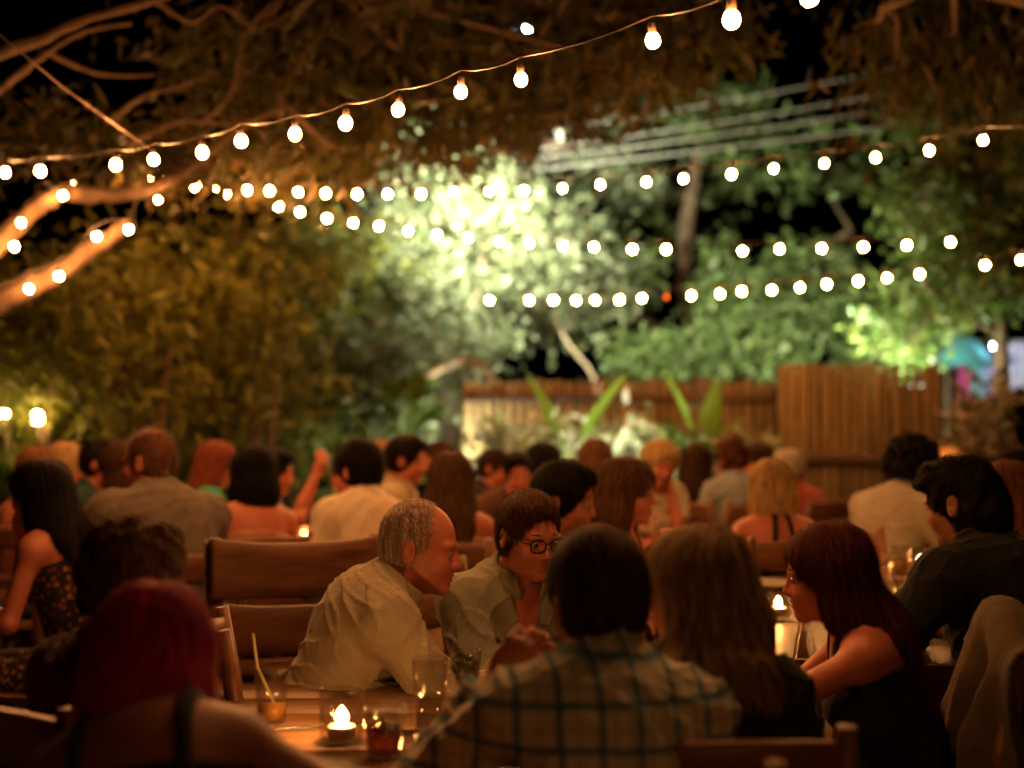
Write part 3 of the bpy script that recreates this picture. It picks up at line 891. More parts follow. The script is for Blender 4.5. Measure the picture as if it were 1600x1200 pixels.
# ------------------------------------------------------------------ trees
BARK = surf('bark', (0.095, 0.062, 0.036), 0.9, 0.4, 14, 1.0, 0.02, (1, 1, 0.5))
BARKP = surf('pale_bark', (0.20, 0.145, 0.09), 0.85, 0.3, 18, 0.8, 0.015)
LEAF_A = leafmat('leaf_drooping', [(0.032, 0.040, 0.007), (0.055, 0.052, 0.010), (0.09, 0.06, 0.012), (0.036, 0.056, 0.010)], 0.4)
LEAF_B = leafmat('leaf_hedge', [(0.11, 0.13, 0.018), (0.16, 0.165, 0.024), (0.21, 0.20, 0.032), (0.10, 0.12, 0.026)], 0.45)
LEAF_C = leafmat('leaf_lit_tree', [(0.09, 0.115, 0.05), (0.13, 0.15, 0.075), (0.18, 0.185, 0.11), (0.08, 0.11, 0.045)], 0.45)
LEAF_D = leafmat('leaf_broad', [(0.065, 0.105, 0.024), (0.09, 0.135, 0.036), (0.12, 0.155, 0.05), (0.05, 0.085, 0.02)], 0.4)
LEAF_E = leafmat('leaf_yellow_green', [(0.05, 0.11, 0.02), (0.08, 0.13, 0.025), (0.12, 0.14, 0.03), (0.045, 0.09, 0.02)], 0.4)

def smooth_path(P, n=24):
    P = np.asarray(P, float); m = len(P)
    if m < 3: return np.stack([np.linspace(P[0, i], P[-1, i], n) for i in range(P.shape[1])], 1)
    t = np.linspace(0, m - 1, n); out = []
    Q = np.concatenate([[2 * P[0] - P[1]], P, [2 * P[-1] - P[-2]]])
    for u in t:
        i = min(int(u), m - 2); f = u - i
        p0, p1, p2, p3 = Q[i], Q[i + 1], Q[i + 2], Q[i + 3]
        out.append(0.5 * (2 * p1 + (p2 - p0) * f + (2 * p0 - 5 * p1 + 4 * p2 - p3) * f * f + (3 * p1 - p0 - 3 * p2 + p3) * f ** 3))
    return np.array(out)

def limb(mb, P, r0, r1, n=22, sides=10, knob=0.12):
    Q = smooth_path(P, n)
    r = np.linspace(r0, r1, n) * (1 + knob * rng.normal(size=n) * 0.6)
    mb.tube(Q + rng.normal(size=Q.shape) * r0 * 0.08, r, sides)
    return Q

def crown(leaf_mb, wood_mb, blobs, leaf, wid, droop=0.3, clump=0.22, per=26, attach=None, shell=0.45, twig=0.008, flat=1.0):
    """blobs: (px, py, depth, half width in px, half height in px, half depth in m, number of clumps)"""
    for (px, py, d, rw, rh, rd, nc) in blobs:
        c = W(px, py, d); r = V3(rw * d / F, rd, rh * d / F)
        u = rng.normal(size=(nc, 3)); u /= np.linalg.norm(u, axis=1)[:, None]
        rad = rng.uniform(0, 1, nc) ** shell
        cc = c + u * rad[:, None] * r
        root = c + V3(0, 0, -r[2] * 0.5) if attach is None else np.asarray(attach)
        if wood_mb is not None:
            for k in range(0, nc, 3):
                a = c + (cc[k] - c) * 0.12; m = (a + cc[k]) / 2 + rng.normal(size=3) * 0.08
                wood_mb.tube([a, m, cc[k]], [twig * 1.6, twig, twig * 0.5], 4, False)
            if attach is not None:
                a = root; m = (a + c) / 2 + rng.normal(size=3) * 0.1
                wood_mb.tube(smooth_path([a, m, c], 8), np.linspace(twig * 4, twig * 1.8, 8), 6, False)
        n = nc * per
        sz = clump * rng.uniform(0.4, 1.7, nc)
        P = np.repeat(cc, per, 0) + rng.normal(size=(n, 3)) * np.repeat(sz, per)[:, None] * V3(1, 1, flat) * 0.55
        D = rng.normal(size=(n, 3)); D /= np.linalg.norm(D, axis=1)[:, None]
        D = D * (1 - droop) + V3(0, 0, -1) * droop; D /= np.linalg.norm(D, axis=1)[:, None]
        cs = np.repeat(rng.uniform(0.6, 1.3, nc), per)
        keep = rng.uniform(0, 1, n) < np.repeat(rng.uniform(0.35, 1.0, nc), per)
        P, D, cs = P[keep], D[keep], cs[keep]; n = len(P)
        leaf_mb.leaves(P, D, leaf * cs * rng.uniform(0.6, 1.35, n), wid * cs * rng.uniform(0.7, 1.3, n))

def tree(label, trunk_paths, blobs, leafm, leaf, wid, bark, cat='tree', group=None, name='garden_tree', attach=None, **kw):
    base = trunk_paths[0][0][0] if isinstance(trunk_paths[0][0], list) else trunk_paths[0][0][0]
    root = empty(name, (float(base[0]), float(base[1]), 0), 0, label, cat, group)
    off = V3(base[0], base[1], 0)
    tm, lm = MB(), MB()
    Q = np.concatenate([limb(tm, P, r0, r1) for P, r0, r1 in trunk_paths])
    for (px, py, d, rw, rh, rd, nc) in blobs:
        c = W(px, py, d); q = Q[np.argmin(np.linalg.norm(Q - c, axis=1))]
        if np.linalg.norm(q - c) > 0.12: tm.tube(smooth_path([q, (q + c) / 2 + rng.normal(size=3) * 0.07, c], 8), np.linspace(0.02, 0.008, 8), 6)
    crown(lm, tm, blobs, leaf, wid, attach=attach, **kw)
    tm.V = [v - off for v in tm.V]; lm.V = [v - off for v in lm.V]
    tm.build('trunk', bark, root); lm.build('crown', leafm, root, False)
    return root

def gp(px, d, z=-0.03):       # a point on the ground under column px
    p = W(px, 630, d); p[2] = z; return p

# the big drooping tree on the left whose limbs carry wound lights
tA = [([gp(-330, 6.6), W(-330, 800, 6.6), W(-240, 620, 6.5), W(-120, 540, 6.4), W(-10, 470, 6.3)], 0.17, 0.075),
      ([W(-20, 477, 6.3), W(60, 440, 6.3), W(120, 405, 6.3), W(165, 372, 6.3), W(208, 345, 6.3)], 0.062, 0.03),
      ([W(-150, 555, 6.4), W(-60, 440, 6.5), W(10, 368, 6.6), W(60, 322, 6.6), W(100, 298, 6.7)], 0.058, 0.04),
      ([W(95, 300, 6.7), W(150, 306, 6.8), W(215, 300, 6.9), W(262, 285, 6.9), W(318, 246, 7.0), W(380, 200, 7.0), W(440, 160, 7.1)], 0.045, 0.012),
      ([W(-200, 300, 6.2), W(-60, 120, 6.1), W(0, 85, 6.0), W(60, 62, 6.0), W(140, 28, 6.0), W(240, 0, 6.0), W(420, -50, 6.0)], 0.034, 0.012),
      ([W(-330, 800, 6.6), W(-300, 480, 6.4), W(-200, 300, 6.2)], 0.12, 0.05),
      ([W(10, 130, 6.1), W(70, 85, 6.1), W(130, 50, 6.1), W(205, 36, 6.1)], 0.016, 0.008),
      ([W(-40, 170, 6.2), W(40, 110, 6.2), W(90, 70, 6.1)], 0.016, 0.01),
      ([W(60, 75, 6.2), W(140, 112, 6.3), W(190, 118, 6.4), W(240, 117, 6.4)], 0.012, 0.006),
      ([W(170, 190, 6.6), W(230, 148, 6.6), W(280, 135, 6.7), W(340, 110, 6.8)], 0.016, 0.008),
      ([W(200, 228, 6.7), W(240, 205, 6.7), W(280, 190, 6.8), W(370, 192, 6.8), W(440, 170, 6.9)], 0.018, 0.01),
      ([W(240, 0, 6.2), W(300, 35, 6.3), W(345, 10, 6.3), W(400, 50, 6.4)], 0.012, 0.006),
      ([W(320, 190, 6.8), W(365, 140, 6.8), W(380, 60, 6.8), W(430, 0, 6.8)], 0.014, 0.008),
      ([W(440, 0, 7.0), W(410, 40, 7.0), W(465, 15, 7.0), W(520, -20, 7.0)], 0.014, 0.008)]
blA = [(120, 230, 7.5, 120, 45, 0.7, 10), (300, 255, 7.7, 110, 50, 0.7, 16), (430, 240, 7.8, 110, 70, 0.8, 29), (420, 120, 7.6, 120, 80, 0.9, 35),
       (560, 60, 7.8, 150, 90, 1.0, 49), (560, 200, 8.1, 130, 70, 0.8, 35), (720, 90, 8.2, 150, 110, 1.0, 55), (760, 190, 8.4, 110, 70, 0.8, 33),
       (900, 100, 8.0, 110, 90, 0.9, 33), (1010, 110, 7.8, 90, 70, 0.8, 19), (880, 10, 7.8, 220, 50, 1.0, 33), (290, 100, 7.5, 70, 70, 0.6, 6),
       (60, 180, 7.4, 60, 40, 0.6, 4), (1130, 60, 8.3, 90, 60, 0.7, 14), (1000, 30, 8.0, 90, 60, 0.8, 16),
       (660, 10, 7.6, 140, 50, 1.0, 27)]
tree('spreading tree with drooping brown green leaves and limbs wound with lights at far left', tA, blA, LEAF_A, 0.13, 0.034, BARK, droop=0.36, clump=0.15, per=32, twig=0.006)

# bushy trees of the dark hedge behind the left tables
hz = [(40, 9.4, 470, [(40, 500, 9.2, 120, 90, 0.9, 70), (20, 620, 9.5, 110, 70, 0.6, 50), (70, 700, 9.6, 110, 40, 0.4, 26)], 'dark bushy tree behind the two lamps at the far left edge'),
      (215, 9.3, 430, [(200, 470, 9.1, 130, 90, 0.9, 80), (190, 600, 9.3, 120, 80, 0.6, 60), (220, 700, 9.6, 110, 40, 0.4, 30)], 'olive bushy tree behind the tall man with the shaved head'),
      (390, 10.2, 420, [(370, 450, 10.0, 150, 100, 1.0, 90), (370, 590, 10.2, 130, 90, 0.6, 70), (390, 700, 11.0, 120, 50, 0.4, 40)], 'olive bushy tree behind the woman with the black bob'),
      (540, 12.2, 420, [(540, 420, 12.3, 130, 90, 0.8, 90), (530, 560, 12.3, 120, 90, 0.6, 80), (540, 690, 12.0, 120, 50, 0.4, 40)], 'bushy tree in the hedge left of the floodlit tree')]
for (px, d, py, bl, lab) in hz:
    tree(lab, [([gp(px, d), W(px + 8, 640, d), W(px - 6, py + 60, d), W(px, py, d)], 0.06, 0.025),
               ([gp(px + 12, d - .2), W(px + 40, 620, d - .2), W(px + 60, py + 80, d)], 0.03, 0.012),
               ([gp(px - 10, d), W(px - 40, 640, d), W(px - 50, py + 70, d)], 0.03, 0.012)],
         bl, LEAF_B, 0.105, 0.036, BARK, droop=0.35, clump=0.22, per=40, group='bushy trees of the hedge behind the left tables', name='hedge_tree')

# the floodlit tree in the middle
tC = [([gp(735, 12.6), W(728, 690, 12.6), W(745, 620, 12.6), W(735, 520, 12.6), W(750, 420, 12.6), W(765, 300, 12.6)], 0.07, 0.03),
      ([gp(628, 11.4), W(640, 660, 11.4), W(655, 603, 11.4), W(690, 575, 11.4), W(735, 562, 11.5), W(765, 585, 11.5), W(775, 620, 11.5)], 0.042, 0.024),
      ([W(735, 600, 12.3), W(700, 560, 12.3), W(690, 520, 12.4)], 0.03, 0.015),
      ([W(940, 640, 12.4), W(925, 585, 12.4), W(890, 540, 12.5), W(870, 505, 12.6), W(820, 420, 12.8)], 0.018, 0.010)]
blC = [(740, 290, 12.7, 75, 70, 0.5, 90), (700, 270, 12.4, 45, 50, 0.4, 26), (800, 340, 12.9, 100, 60, 0.6, 100), (860, 400, 13.1, 110, 60, 0.6, 90), (770, 430, 12.8, 130, 60, 0.7, 100),
       (660, 450, 12.4, 90, 80, 0.6, 80), (640, 340, 12.4, 70, 50, 0.5, 36), (620, 250, 12.2, 70, 40, 0.5, 26), (700, 540, 12.2, 100, 60, 0.6, 60), (860, 480, 12.9, 110, 40, 0.5, 50),
       (600, 560, 12.0, 70, 70, 0.5, 50), (930, 440, 13.2, 70, 50, 0.5, 40), (672, 180, 12.6, 10, 50, 0.1, 8), (960, 270, 13.6, 90, 40, 0.5, 24), (950, 190, 13.8, 70, 30, 0.5, 14), (620, 650, 11.6, 90, 40, 0.4, 34)]
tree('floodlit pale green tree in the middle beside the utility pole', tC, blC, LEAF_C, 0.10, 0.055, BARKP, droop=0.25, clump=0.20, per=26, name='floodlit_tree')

# the big broad-leaved tree on the right
tD = [([gp(1085, 14.2), W(1085, 560, 14.2), W(1070, 420, 14.2), W(1090, 250, 14.2), W(1110, 140, 14.2)], 0.12, 0.05),
      ([W(1080, 470, 14.2), W(1180, 440, 14.0), W(1260, 400, 13.8), W(1330, 360, 13.6)], 0.06, 0.025),
      ([W(1080, 540, 14.2), W(1000, 500, 13.9), W(960, 520, 13.5)], 0.05, 0.02)]
blD = [(1110, 190, 14.4, 100, 70, 0.8, 34), (1180, 270, 14.6, 110, 60, 0.8, 30), (1010, 320, 14.6, 90, 70, 0.7, 20), (1060, 560, 12.9, 70, 28, 0.4, 34), (1010, 555, 12.7, 70, 28, 0.4, 30),
       (1140, 530, 13.0, 90, 36, 0.5, 52), (1200, 500, 13.1, 90, 44, 0.5, 58), (1130, 460, 13.2, 50, 30, 0.4, 24), (1215, 545, 12.8, 60, 28, 0.4, 36), (1290, 480, 13.2, 60, 34, 0.4, 26), (1290, 415, 13.4, 50, 26, 0.4, 26),
       (1215, 420, 13.5, 40, 24, 0.4, 16), (1360, 555, 13.0, 60, 26, 0.4, 28), (1120, 400, 13.8, 26, 36, 0.3, 12), (1300, 260, 14.6, 90, 60, 0.7, 16), (980, 420, 13.6, 50, 40, 0.5, 20)]
tree('large broad leaved tree with light green clumps above the fence', tD, blD, LEAF_D, 0.11, 0.07, BARK, droop=0.3, clump=0.145, per=26, name='broadleaf_tree')

tE = [([gp(1560, 10.9), W(1565, 560, 10.9), W(1540, 400, 10.9), W(1480, 260, 10.9)], 0.07, 0.03),
      ([W(1560, 520, 10.9), W(1470, 470, 10.8), W(1430, 420, 10.8)], 0.035, 0.015),
      ([W(1550, 440, 10.9), W(1610, 380, 10.9), W(1660, 320, 10.9)], 0.035, 0.015)]
blE = [(1450, 190, 10.8, 70, 50, 0.4, 40), (1440, 320, 10.9, 70, 60, 0.5, 44), (1520, 330, 11.0, 80, 60, 0.5, 30), (1570, 260, 10.8, 50, 60, 0.4, 18), (1540, 440, 10.7, 90, 50, 0.5, 44), (1440, 480, 11.2, 70, 60, 0.4, 50),
       (1490, 465, 11.0, 60, 26, 0.4, 18), (1420, 525, 11.0, 45, 30, 0.4, 18), (1590, 160, 10.9, 30, 40, 0.3, 8)]
tree('yellow green leafy tree at the right edge behind the tall fence panel', tE, blE, LEAF_E, 0.115, 0.06, BARK, droop=0.4, clump=0.18, per=26, name='leafy_tree')

tF = [([gp(1900, 6.4), W(1900, 600, 6.4), W(1850, 200, 6.4), W(1700, 20, 6.4), W(1500, -20, 6.5), W(1380, 10, 6.6)], 0.14, 0.02)]
blF = [(1480, 50, 7.4, 130, 60, 0.6, 24), (1400, 110, 7.5, 70, 60, 0.5, 11), (1560, 90, 7.3, 70, 70, 0.5, 12), (1360, 30, 7.3, 60, 30, 0.4, 4)]
tree('dim brown tree hanging over the top right corner of the garden', tF, blF, LEAF_A, 0.14, 0.028, BARK, droop=0.6, clump=0.2, per=26, name='overhanging_tree', twig=0.006)

# ------------------------------------------------------------------ low plants
def blade(mb, base, tipdir, L, w, bend, n=12):
    """a strap leaf: arched strip with a folded midrib"""
    d = unit(tipdir); P = []; p = np.array(base, float); hd = unit(V3(d[0], d[1], 0) + 1e-6)
    S = unit(np.cross(d, V3(0.05, 0.1, 1.0)))
    rows = []
    for i in range(n):
        t = i / (n - 1); ww = w * (math.sin(math.pi * (0.08 + 0.92 * t) ** 0.8) ** 0.7 if t < 1 else 0.02)
        N = np.cross(S, d)
        rows.append([p - S * ww / 2 + N * ww * 0.16, p, p + S * ww / 2 + N * ww * 0.16])
        p = p + d * L / (n - 1); d = unit(d + (hd * 0.5 - V3(0, 0, 1)) * bend / n)
    mb.grid(np.array(rows))

STRAP = leafmat('strap_leaf', [(0.14, 0.27, 0.03), (0.20, 0.34, 0.05)], 0.5, 0.4)
def strap_plant(label, px, d, blades):
    b = gp(px, d, 0); root = empty('tall_leaf_plant', b, 0, label, 'plant', 'tall leaf plants before the fence')
    st = MB(); st.tube([(0, 0, -0.02), (0.01, 0, 0.15), (0, 0, 0.35)], [0.05, 0.045, 0.03], 8); st.build('stem', surf('green_stem', (0.10, 0.14, 0.04)), root)
    for (bx, by, tx, ty, w, bend) in blades:
        a = W(bx, by, d) - b; t = W(tx, ty, d) - b
        m = MB(); m.tube([V3(0, 0, 0.25), V3(a[0] * 0.6, 0, a[2] * 0.7), a], [0.014, 0.012, 0.01], 6, False)
        blade(m, a, t - a + V3(0, random.uniform(-.1, .1), 0), np.linalg.norm(t - a), w, bend); m.build('leaf', STRAP, root)
strap_plant('tall strap leaf plant with one broad bright leaf slanting right before the long low fence', 890, 9.8, [(912, 695, 980, 578, 0.22, 0.05), (868, 680, 824, 580, 0.16, 0.1), (880, 700, 850, 640, 0.12, 0.3)])
strap_plant('tall strap leaf plant with one upright bright leaf before the long low fence', 1092, 9.6, [(1106, 700, 1122, 592, 0.17, 0.0), (1082, 680, 1035, 572, 0.15, 0.05), (1100, 700, 1160, 640, 0.10, 0.4)])

def shrub(label, px, py, d, w, h, leafm, leaf, wid, n, group, cat='shrub', name='small_shrub'):
    b = gp(px, d, 0); root = empty(name, b, 0, label, cat, group)
    lm, sm = MB(), MB()
    crown(lm, sm, [(px, py, d, w, h, 0.3, n)], leaf, wid, droop=0.15, clump=0.12, per=16)
    for k in range(5):
        t = W(px + random.uniform(-w, w) * 0.5, py, d); sm.tube(smooth_path([b + V3(random.uniform(-.05, .05), 0, 0), (b + t) / 2 + rng.normal(size=3) * .05, t], 6), np.linspace(0.014, 0.006, 6), 5, False)
    lm.V = [v - b for v in lm.V]; sm.V = [v - b for v in sm.V]
    lm.build('foliage', leafm, root, False); sm.build('stem', BARK, root)
PALE = leafmat('pale_variegated_leaf', [(0.30, 0.34, 0.20), (0.14, 0.22, 0.08), (0.45, 0.45, 0.34)], 0.4)
VARI = leafmat('pink_variegated_leaf', [(0.20, 0.13, 0.10), (0.10, 0.14, 0.05), (0.36, 0.26, 0.20), (0.16, 0.20, 0.06)], 0.35)
for (px, py, d, w, h, n, lab) in [(785, 690, 9.9, 34, 24, 14, 'pale shrub at the left end of the long fence'), (880, 688, 9.8, 34, 22, 14, 'pale shrub under the bright slanting strap leaf'),
                               (985, 690, 9.7, 38, 18, 16, 'white flecked shrub midway along the long fence'), (1075, 700, 9.6, 40, 22, 18, 'white flecked shrub below the upright strap leaf'), (1165, 705, 9.6, 36, 26, 14, 'pale shrub near the tall fence panel')]:
    shrub(lab, px, py, d, w, h, PALE if n != 18 else LEAF_E, 0.11, 0.05, n, 'low shrubs along the fence foot')
for (px, py, d, w, h, n, lab) in [(1545, 650, 9.6, 40, 34, 22, 'pinkish variegated shrub right of the tall fence panel'), (1500, 690, 9.2, 30, 40, 16, 'variegated shrub touching the tall fence panel')]:
    shrub(lab, px, py, d, w, h, VARI if n != 10 else LEAF_E, 0.16, 0.04, n, 'shrubs beside the tall fence panel')

def palm(label, px, d, fronds, leafm, sz=1.0):
    b = gp(px, d, 0); root = empty('palm_plant', b, 0, label, 'palm', 'young palms in the garden')
    st = MB(); st.tube([(0, 0, -0.02), (0.02, 0, 0.3), (0, 0, 0.5)], [0.09, 0.07, 0.05], 10); st.build('trunk', BARK, root)
    for (tx, ty, dy, droopk) in fronds:
        t = W(tx, ty, d + dy) - b; s0 = V3(0, 0, 0.45)
        mid = (s0 + t) / 2 + V3(0, 0, 0.28 * np.linalg.norm(t - s0))
        Q = smooth_path([s0, mid, t], 26); m = MB(); m.tube(Q, np.linspace(0.016, 0.004, 26), 5, False)
        P, D, LL = [], [], []
        tg = np.gradient(Q, axis=0); tg /= np.linalg.norm(tg, axis=1)[:, None]
        for i in range(5, 26):
            sd_ = unit(np.cross(tg[i], V3(0, 0, 1)))
            for q in (-1, 1):
                for off in (0, 0.5):
                    P.append(Q[i] + off * (Q[min(i + 1, 25)] - Q[i])); D.append(unit(sd_ * q + tg[i] * 0.7 + V3(0, 0, -droopk))); LL.append(0.34 * sz * math.sin(math.pi * (0.15 + 0.8 * (i - 5) / 21)))
        m.leaves(np.array(P), np.array(D), np.array(LL), np.full(len(P), 0.03 * sz), 0.25); m.build('frond', leafm, root, False)
PALM = leafmat('palm_leaf', [(0.06, 0.13, 0.02), (0.10, 0.17, 0.03)], 0.35, 0.35)
palm('bright green palm below the garden lamps at the left edge', 15, 9.4, [(-60, 660, 0, .3), (55, 690, 0.2, .3), (30, 630, -.2, .2), (-10, 620, .3, .2), (70, 720, -.3, .3)], PALM)
palm('arching palm behind the tall man with the shaved head', 285, 9.9, [(240, 600, 0, .3), (330, 640, .1, .4), (360, 690, -.2, .4), (230, 680, .3, .4), (290, 580, .2, .3)], PALM)
palm('arching palm in front of the floodlit tree', 610, 10.6, [(540, 640, 0, .4), (680, 630, .1, .4), (640, 590, .2, .3), (570, 690, -.2, .4), (690, 690, -.3, .4)], PALM)

# ------------------------------------------------------------------ utility pole, overhead wires, floodlight
pb = gp(697, 13.0, 0)
pole = empty('utility_pole', pb, 0, 'dark utility pole standing in the floodlit tree', 'pole')
m = MB(); m.tube([(0, 0, -0.05), (0, 0, 3), (0, 0, 5.6)], [0.11, 0.10, 0.085], 12); m.build('shaft', surf('pole_wood', (0.10, 0.06, 0.04), 0.9), pole)
m = MB(); m.box((0.35, 0, 3.78), (1.7, 0.09, 0.10), rz(0.1), 0.01); m.build('crossarm', surf('pole_wood', (0.10, 0.06, 0.04)), pole, False)
for k in range(3):
    m = MB(); m.lathe([(0, 0), (0.03, 0), (0.045, 0.03), (0.025, 0.05), (0.045, 0.075), (0.02, 0.10), (0, 0.105)], (0.55 + 0.25 * k, 0.05, 3.832), 12); m.build('insulator', surf('porcelain', (0.5, 0.48, 0.42), 0.2, 0.05, 10, 0), pole)
for (ax, ay, bx, by, lab) in [(800, 214, 1900, 2, 'thick lit overhead wire, highest of the four right of the pole'), (800, 240, 1900, 46, 'thick lit overhead wire, second from the top right of the pole'),
                              (800, 253, 1900, 82, 'overhead wire, third from the top right of the pole'), (800, 268, 1900, 118, 'overhead wire, lowest of the four right of the pole')]:
    A, B_ = W(ax, ay, 12.75), W(bx, by, 10.5)
    t = np.linspace(0, 1, 30)[:, None]; P = A + (B_ - A) * t; P[:, 2] -= 0.05 * 4 * (t * (1 - t))[:, 0]
    m = MB(); m.tube(np.concatenate([[V3(pb[0] + 0.8, pb[1], A[2])], P]), 0.008, 6)
    tag(m.build('overhead_wire', surf('overhead_sheath', (0.13, 0.12, 0.10), 0.7, 0.1, 4, 0)), lab, 'wire', 'overhead wires from the pole')

def flood(loc, aim, power, label, size=0.12, spot=None):
    root = empty('floodlight', loc, 0, label, 'floodlight')
    f = unit(np.array(aim) - np.array(loc)); s_ = unit(np.cross(f, V3(0, 0, 1))); u = np.cross(s_, f); M = np.stack([s_, f, u], 1)
    m = MB(); m.box((0, 0, 0), (0.13, 0.06, 0.10), M, 0.012); m.build('housing', surf('lamp_housing', (0.03, 0.03, 0.03), 0.5), root, False)
    m = MB(); m.box(f * 0.032, (0.105, 0.004, 0.08), M); m.build('glass_front', glow('flood_glass', LAMP_COOL, 6.0), root, False)
    m = MB(); m.box(-f * 0.04 + V3(0, 0, -0.05), (0.03, 0.03, 0.10), M, 0.005); m.build('bracket', surf('lamp_housing', (0.03, 0.03, 0.03)), root, False)
    li = bpy.data.lights.new('flood_lamp', 'SPOT'); li.energy = power; li.color = LAMP_COOL; li.shadow_soft_size = size
    li.spot_size = R(172); li.spot_blend = 0.6
    lo_ = bpy.data.objects.new('flood_lamp', li); COL.objects.link(lo_); lo_.parent = root
    lo_.location = f * 0.06; lo_.rotation_euler = Vector(f).to_track_quat('-Z', 'Y').to_euler()
    return root
flood(W(763, 301, 11.35), W(790, 350, 13.4), 1450, 'floodlight hidden among the brightest leaves beside the utility pole')
flood(W(735, 742, 10.7), W(690, 520, 12.3), 230, 'ground floodlight left of the long low fence, aimed up at the pale branches')
flood(W(1275, 585, 10.7), W(1250, 470, 12.8), 620, 'added unseen lamp behind the tall fence panel, brightening the trees above')  # added out of sight to brighten the broad-leaved clumps at right
flood(W(1432, 612, 10.6), W(1450, 330, 11.2), 130, 'small added lamp hidden behind the right end of the tall fence panel, aimed up')  # extra hidden lamp, added so the right-edge tree looks lit
flood(W(940, 745, 9.0), W(960, 640, 10.4), 100, 'garden floodlight behind the brown bob, aimed at the long low fence')

lp = W(820, 50, 15.5)
root = empty('street_lamp', (lp[0], lp[1], 0), 0, 'distant white street lamp glinting through the dark leaves at top', 'street lamp')
m = MB(); m.tube([(-0.9, 0, 0), (-0.9, 0, 4.5), (-0.75, 0, lp[2] + 0.25), (0, 0, lp[2] + 0.2)], [0.07, 0.05, 0.04, 0.03], 8); m.build('post', surf('lamp_housing', (0.03, 0.03, 0.03)), root)
m = MB(); m.lathe([(0.02, 0.2), (0.06, 0.17), (0.14, 0.08), (0.15, 0.07)], (0, 0, lp[2]), 14); m.build('lamp_shade', surf('lamp_housing', (0.03, 0.03, 0.03)), root)
m = MB(); m.lathe([(0.001, -0.06), (0.04, -0.045), (0.055, 0), (0.04, 0.06), (0.001, 0.08)], (0, 0, lp[2]), 14); m.build('bulb', glow('street_bulb', (0.7, 0.95, 1.0), 160), root)

# ------------------------------------------------------------------ stall with an umbrella and hanging cloths at the right
us = W(1480, 545, 13.6)
root = empty('market_umbrella', (us[0], us[1], 0), 0, 'turquoise umbrella showing behind the tall fence panel', 'umbrella')
m = MB(); m.lathe([(0.02, us[2] + 0.18), (0.2, us[2] + 0.12), (0.32, us[2] - 0.0), (0.42, us[2] - 0.16), (0.40, us[2] - 0.17)], (0, 0, 0), 16); m.build('canopy', cloth('turquoise_cloth', (0.08, 0.33, 0.38)), root)
m = MB(); m.tube([(0, 0, 0), (0, 0, us[2] + 0.2)], 0.02, 8); m.build('pole', BARKP, root)
for (px, py, w, h, colr, nm, lab) in [(1512, 596, 16, 34, (0.70, 0.10, 0.38), 'magenta_cloth', 'magenta cloth hanging beside the turquoise umbrella'), (1532, 592, 16, 40, (0.06, 0.42, 0.45), 'teal_cloth', 'teal cloth hanging between the magenta and the lilac cloth'),
                                   (1551, 588, 16, 42, (0.42, 0.28, 0.62), 'lilac_cloth', 'lilac cloth hanging beside the teal one'), (1585, 570, 22, 36, (0.55, 0.55, 0.78), 'pale_blue_cloth', 'pale blue cloth hanging at the right picture edge'), (1502, 550, 22, 16, (0.45, 0.10, 0.07), 'red_cloth', 'faded red cloth hanging above the turquoise umbrella')]:
    d = 13.9; c = W(px, py, d); ww, hh = w * d / F, h * d / F
    u, v = np.meshgrid(np.linspace(-1, 1, 17), np.linspace(-1, 1, 11), indexing='ij')
    P = np.stack([c[0] + u * ww, c[1] + 0.05 * np.sin(u * 9 + c[0]) * (1 - v * 0.3), c[2] + v * hh + 0.02 * np.sin(u * 5)], -1)
    m = MB(); m.grid(P); tag(solidify(m.build('hanging_cloth', cloth(nm, colr)), 0.006), lab, 'cloth', 'cloths hung out at the stall')
c0, c1 = W(1430, 530, 13.95), W(1680, 528, 13.95)
m = MB(); m.tube([c0, (c0 + c1) / 2 - V3(0, 0, .04), c1], 0.01, 6); tag(m.build('clothes_line', surf('wire_sheath', (0.3, 0.27, 0.22))), 'line carrying the coloured cloths behind the tall fence panel', 'line')
lp2 = W(1556, 541, 13.4)
root = empty('stall_lamp', lp2, 0, 'small white stall lamp above the lilac cloth', 'lamp')
m = MB(); m.lathe([(0.001, -0.03), (0.022, -0.02), (0.03, 0.0), (0.02, 0.03), (0.001, 0.035)], (0, 0, 0), 14); m.build('bulb', glow('stall_bulb', (0.8, 0.95, 1.0), 110), root)
m = MB(); m.tube([(0, 0, 0.03), (0, 0, 0.13)], 0.012, 6); m.build('cord', surf('lamp_housing', (0.03, 0.03, 0.03)), root)

# ------------------------------------------------------------------ festoon lights
BULBM = glow('bulb_glow', WARM, BULB_L)
SOCK = surf('bulb_socket', (0.06, 0.035, 0.02), 0.5, 0.1, 20, 0)
CABLE = surf('festoon_cable', (0.016, 0.010, 0.006), 0.5, 0.1, 20, 0)
_bm = MB(); _bm.lathe([(0.0005, -0.026), (0.010, -0.0245), (0.018, -0.018), (0.0225, -0.007), (0.0225, 0.003), (0.019, 0.0135), (0.0135, 0.020), (0.0115, 0.0215), (0.0005, 0.022)], (0, 0, 0), 14)
BULB0 = _bm.build('bulb', BULBM); _bm = MB(); _bm.lathe([(0.0005, 0.055), (0.009, 0.055), (0.0125, 0.048), (0.0135, 0.0205), (0.0105, 0.0195)], (0, 0, 0), 12)
SOCK0 = _bm.build('socket', SOCK)
BULB_OFF = surf('dead_bulb', (0.55, 0.22, 0.08), 0.2, 0.1, 20, 0)

def bulb_at(root, p, tilt=0.14, off=False, sc=1.0):
    b = BULB0.copy(); COL.objects.link(b); b.parent = root; b.location = p
    b.rotation_euler = (random.uniform(-tilt, tilt), random.uniform(-tilt, tilt), random.uniform(0, 6)); sc *= random.uniform(0.92, 1.08); b.scale = (sc, sc, sc)
    if off: b.data = BULB0.data.copy(); b.data.materials[0] = BULB_OFF
    s_ = SOCK0.copy(); COL.objects.link(s_); s_.parent = b

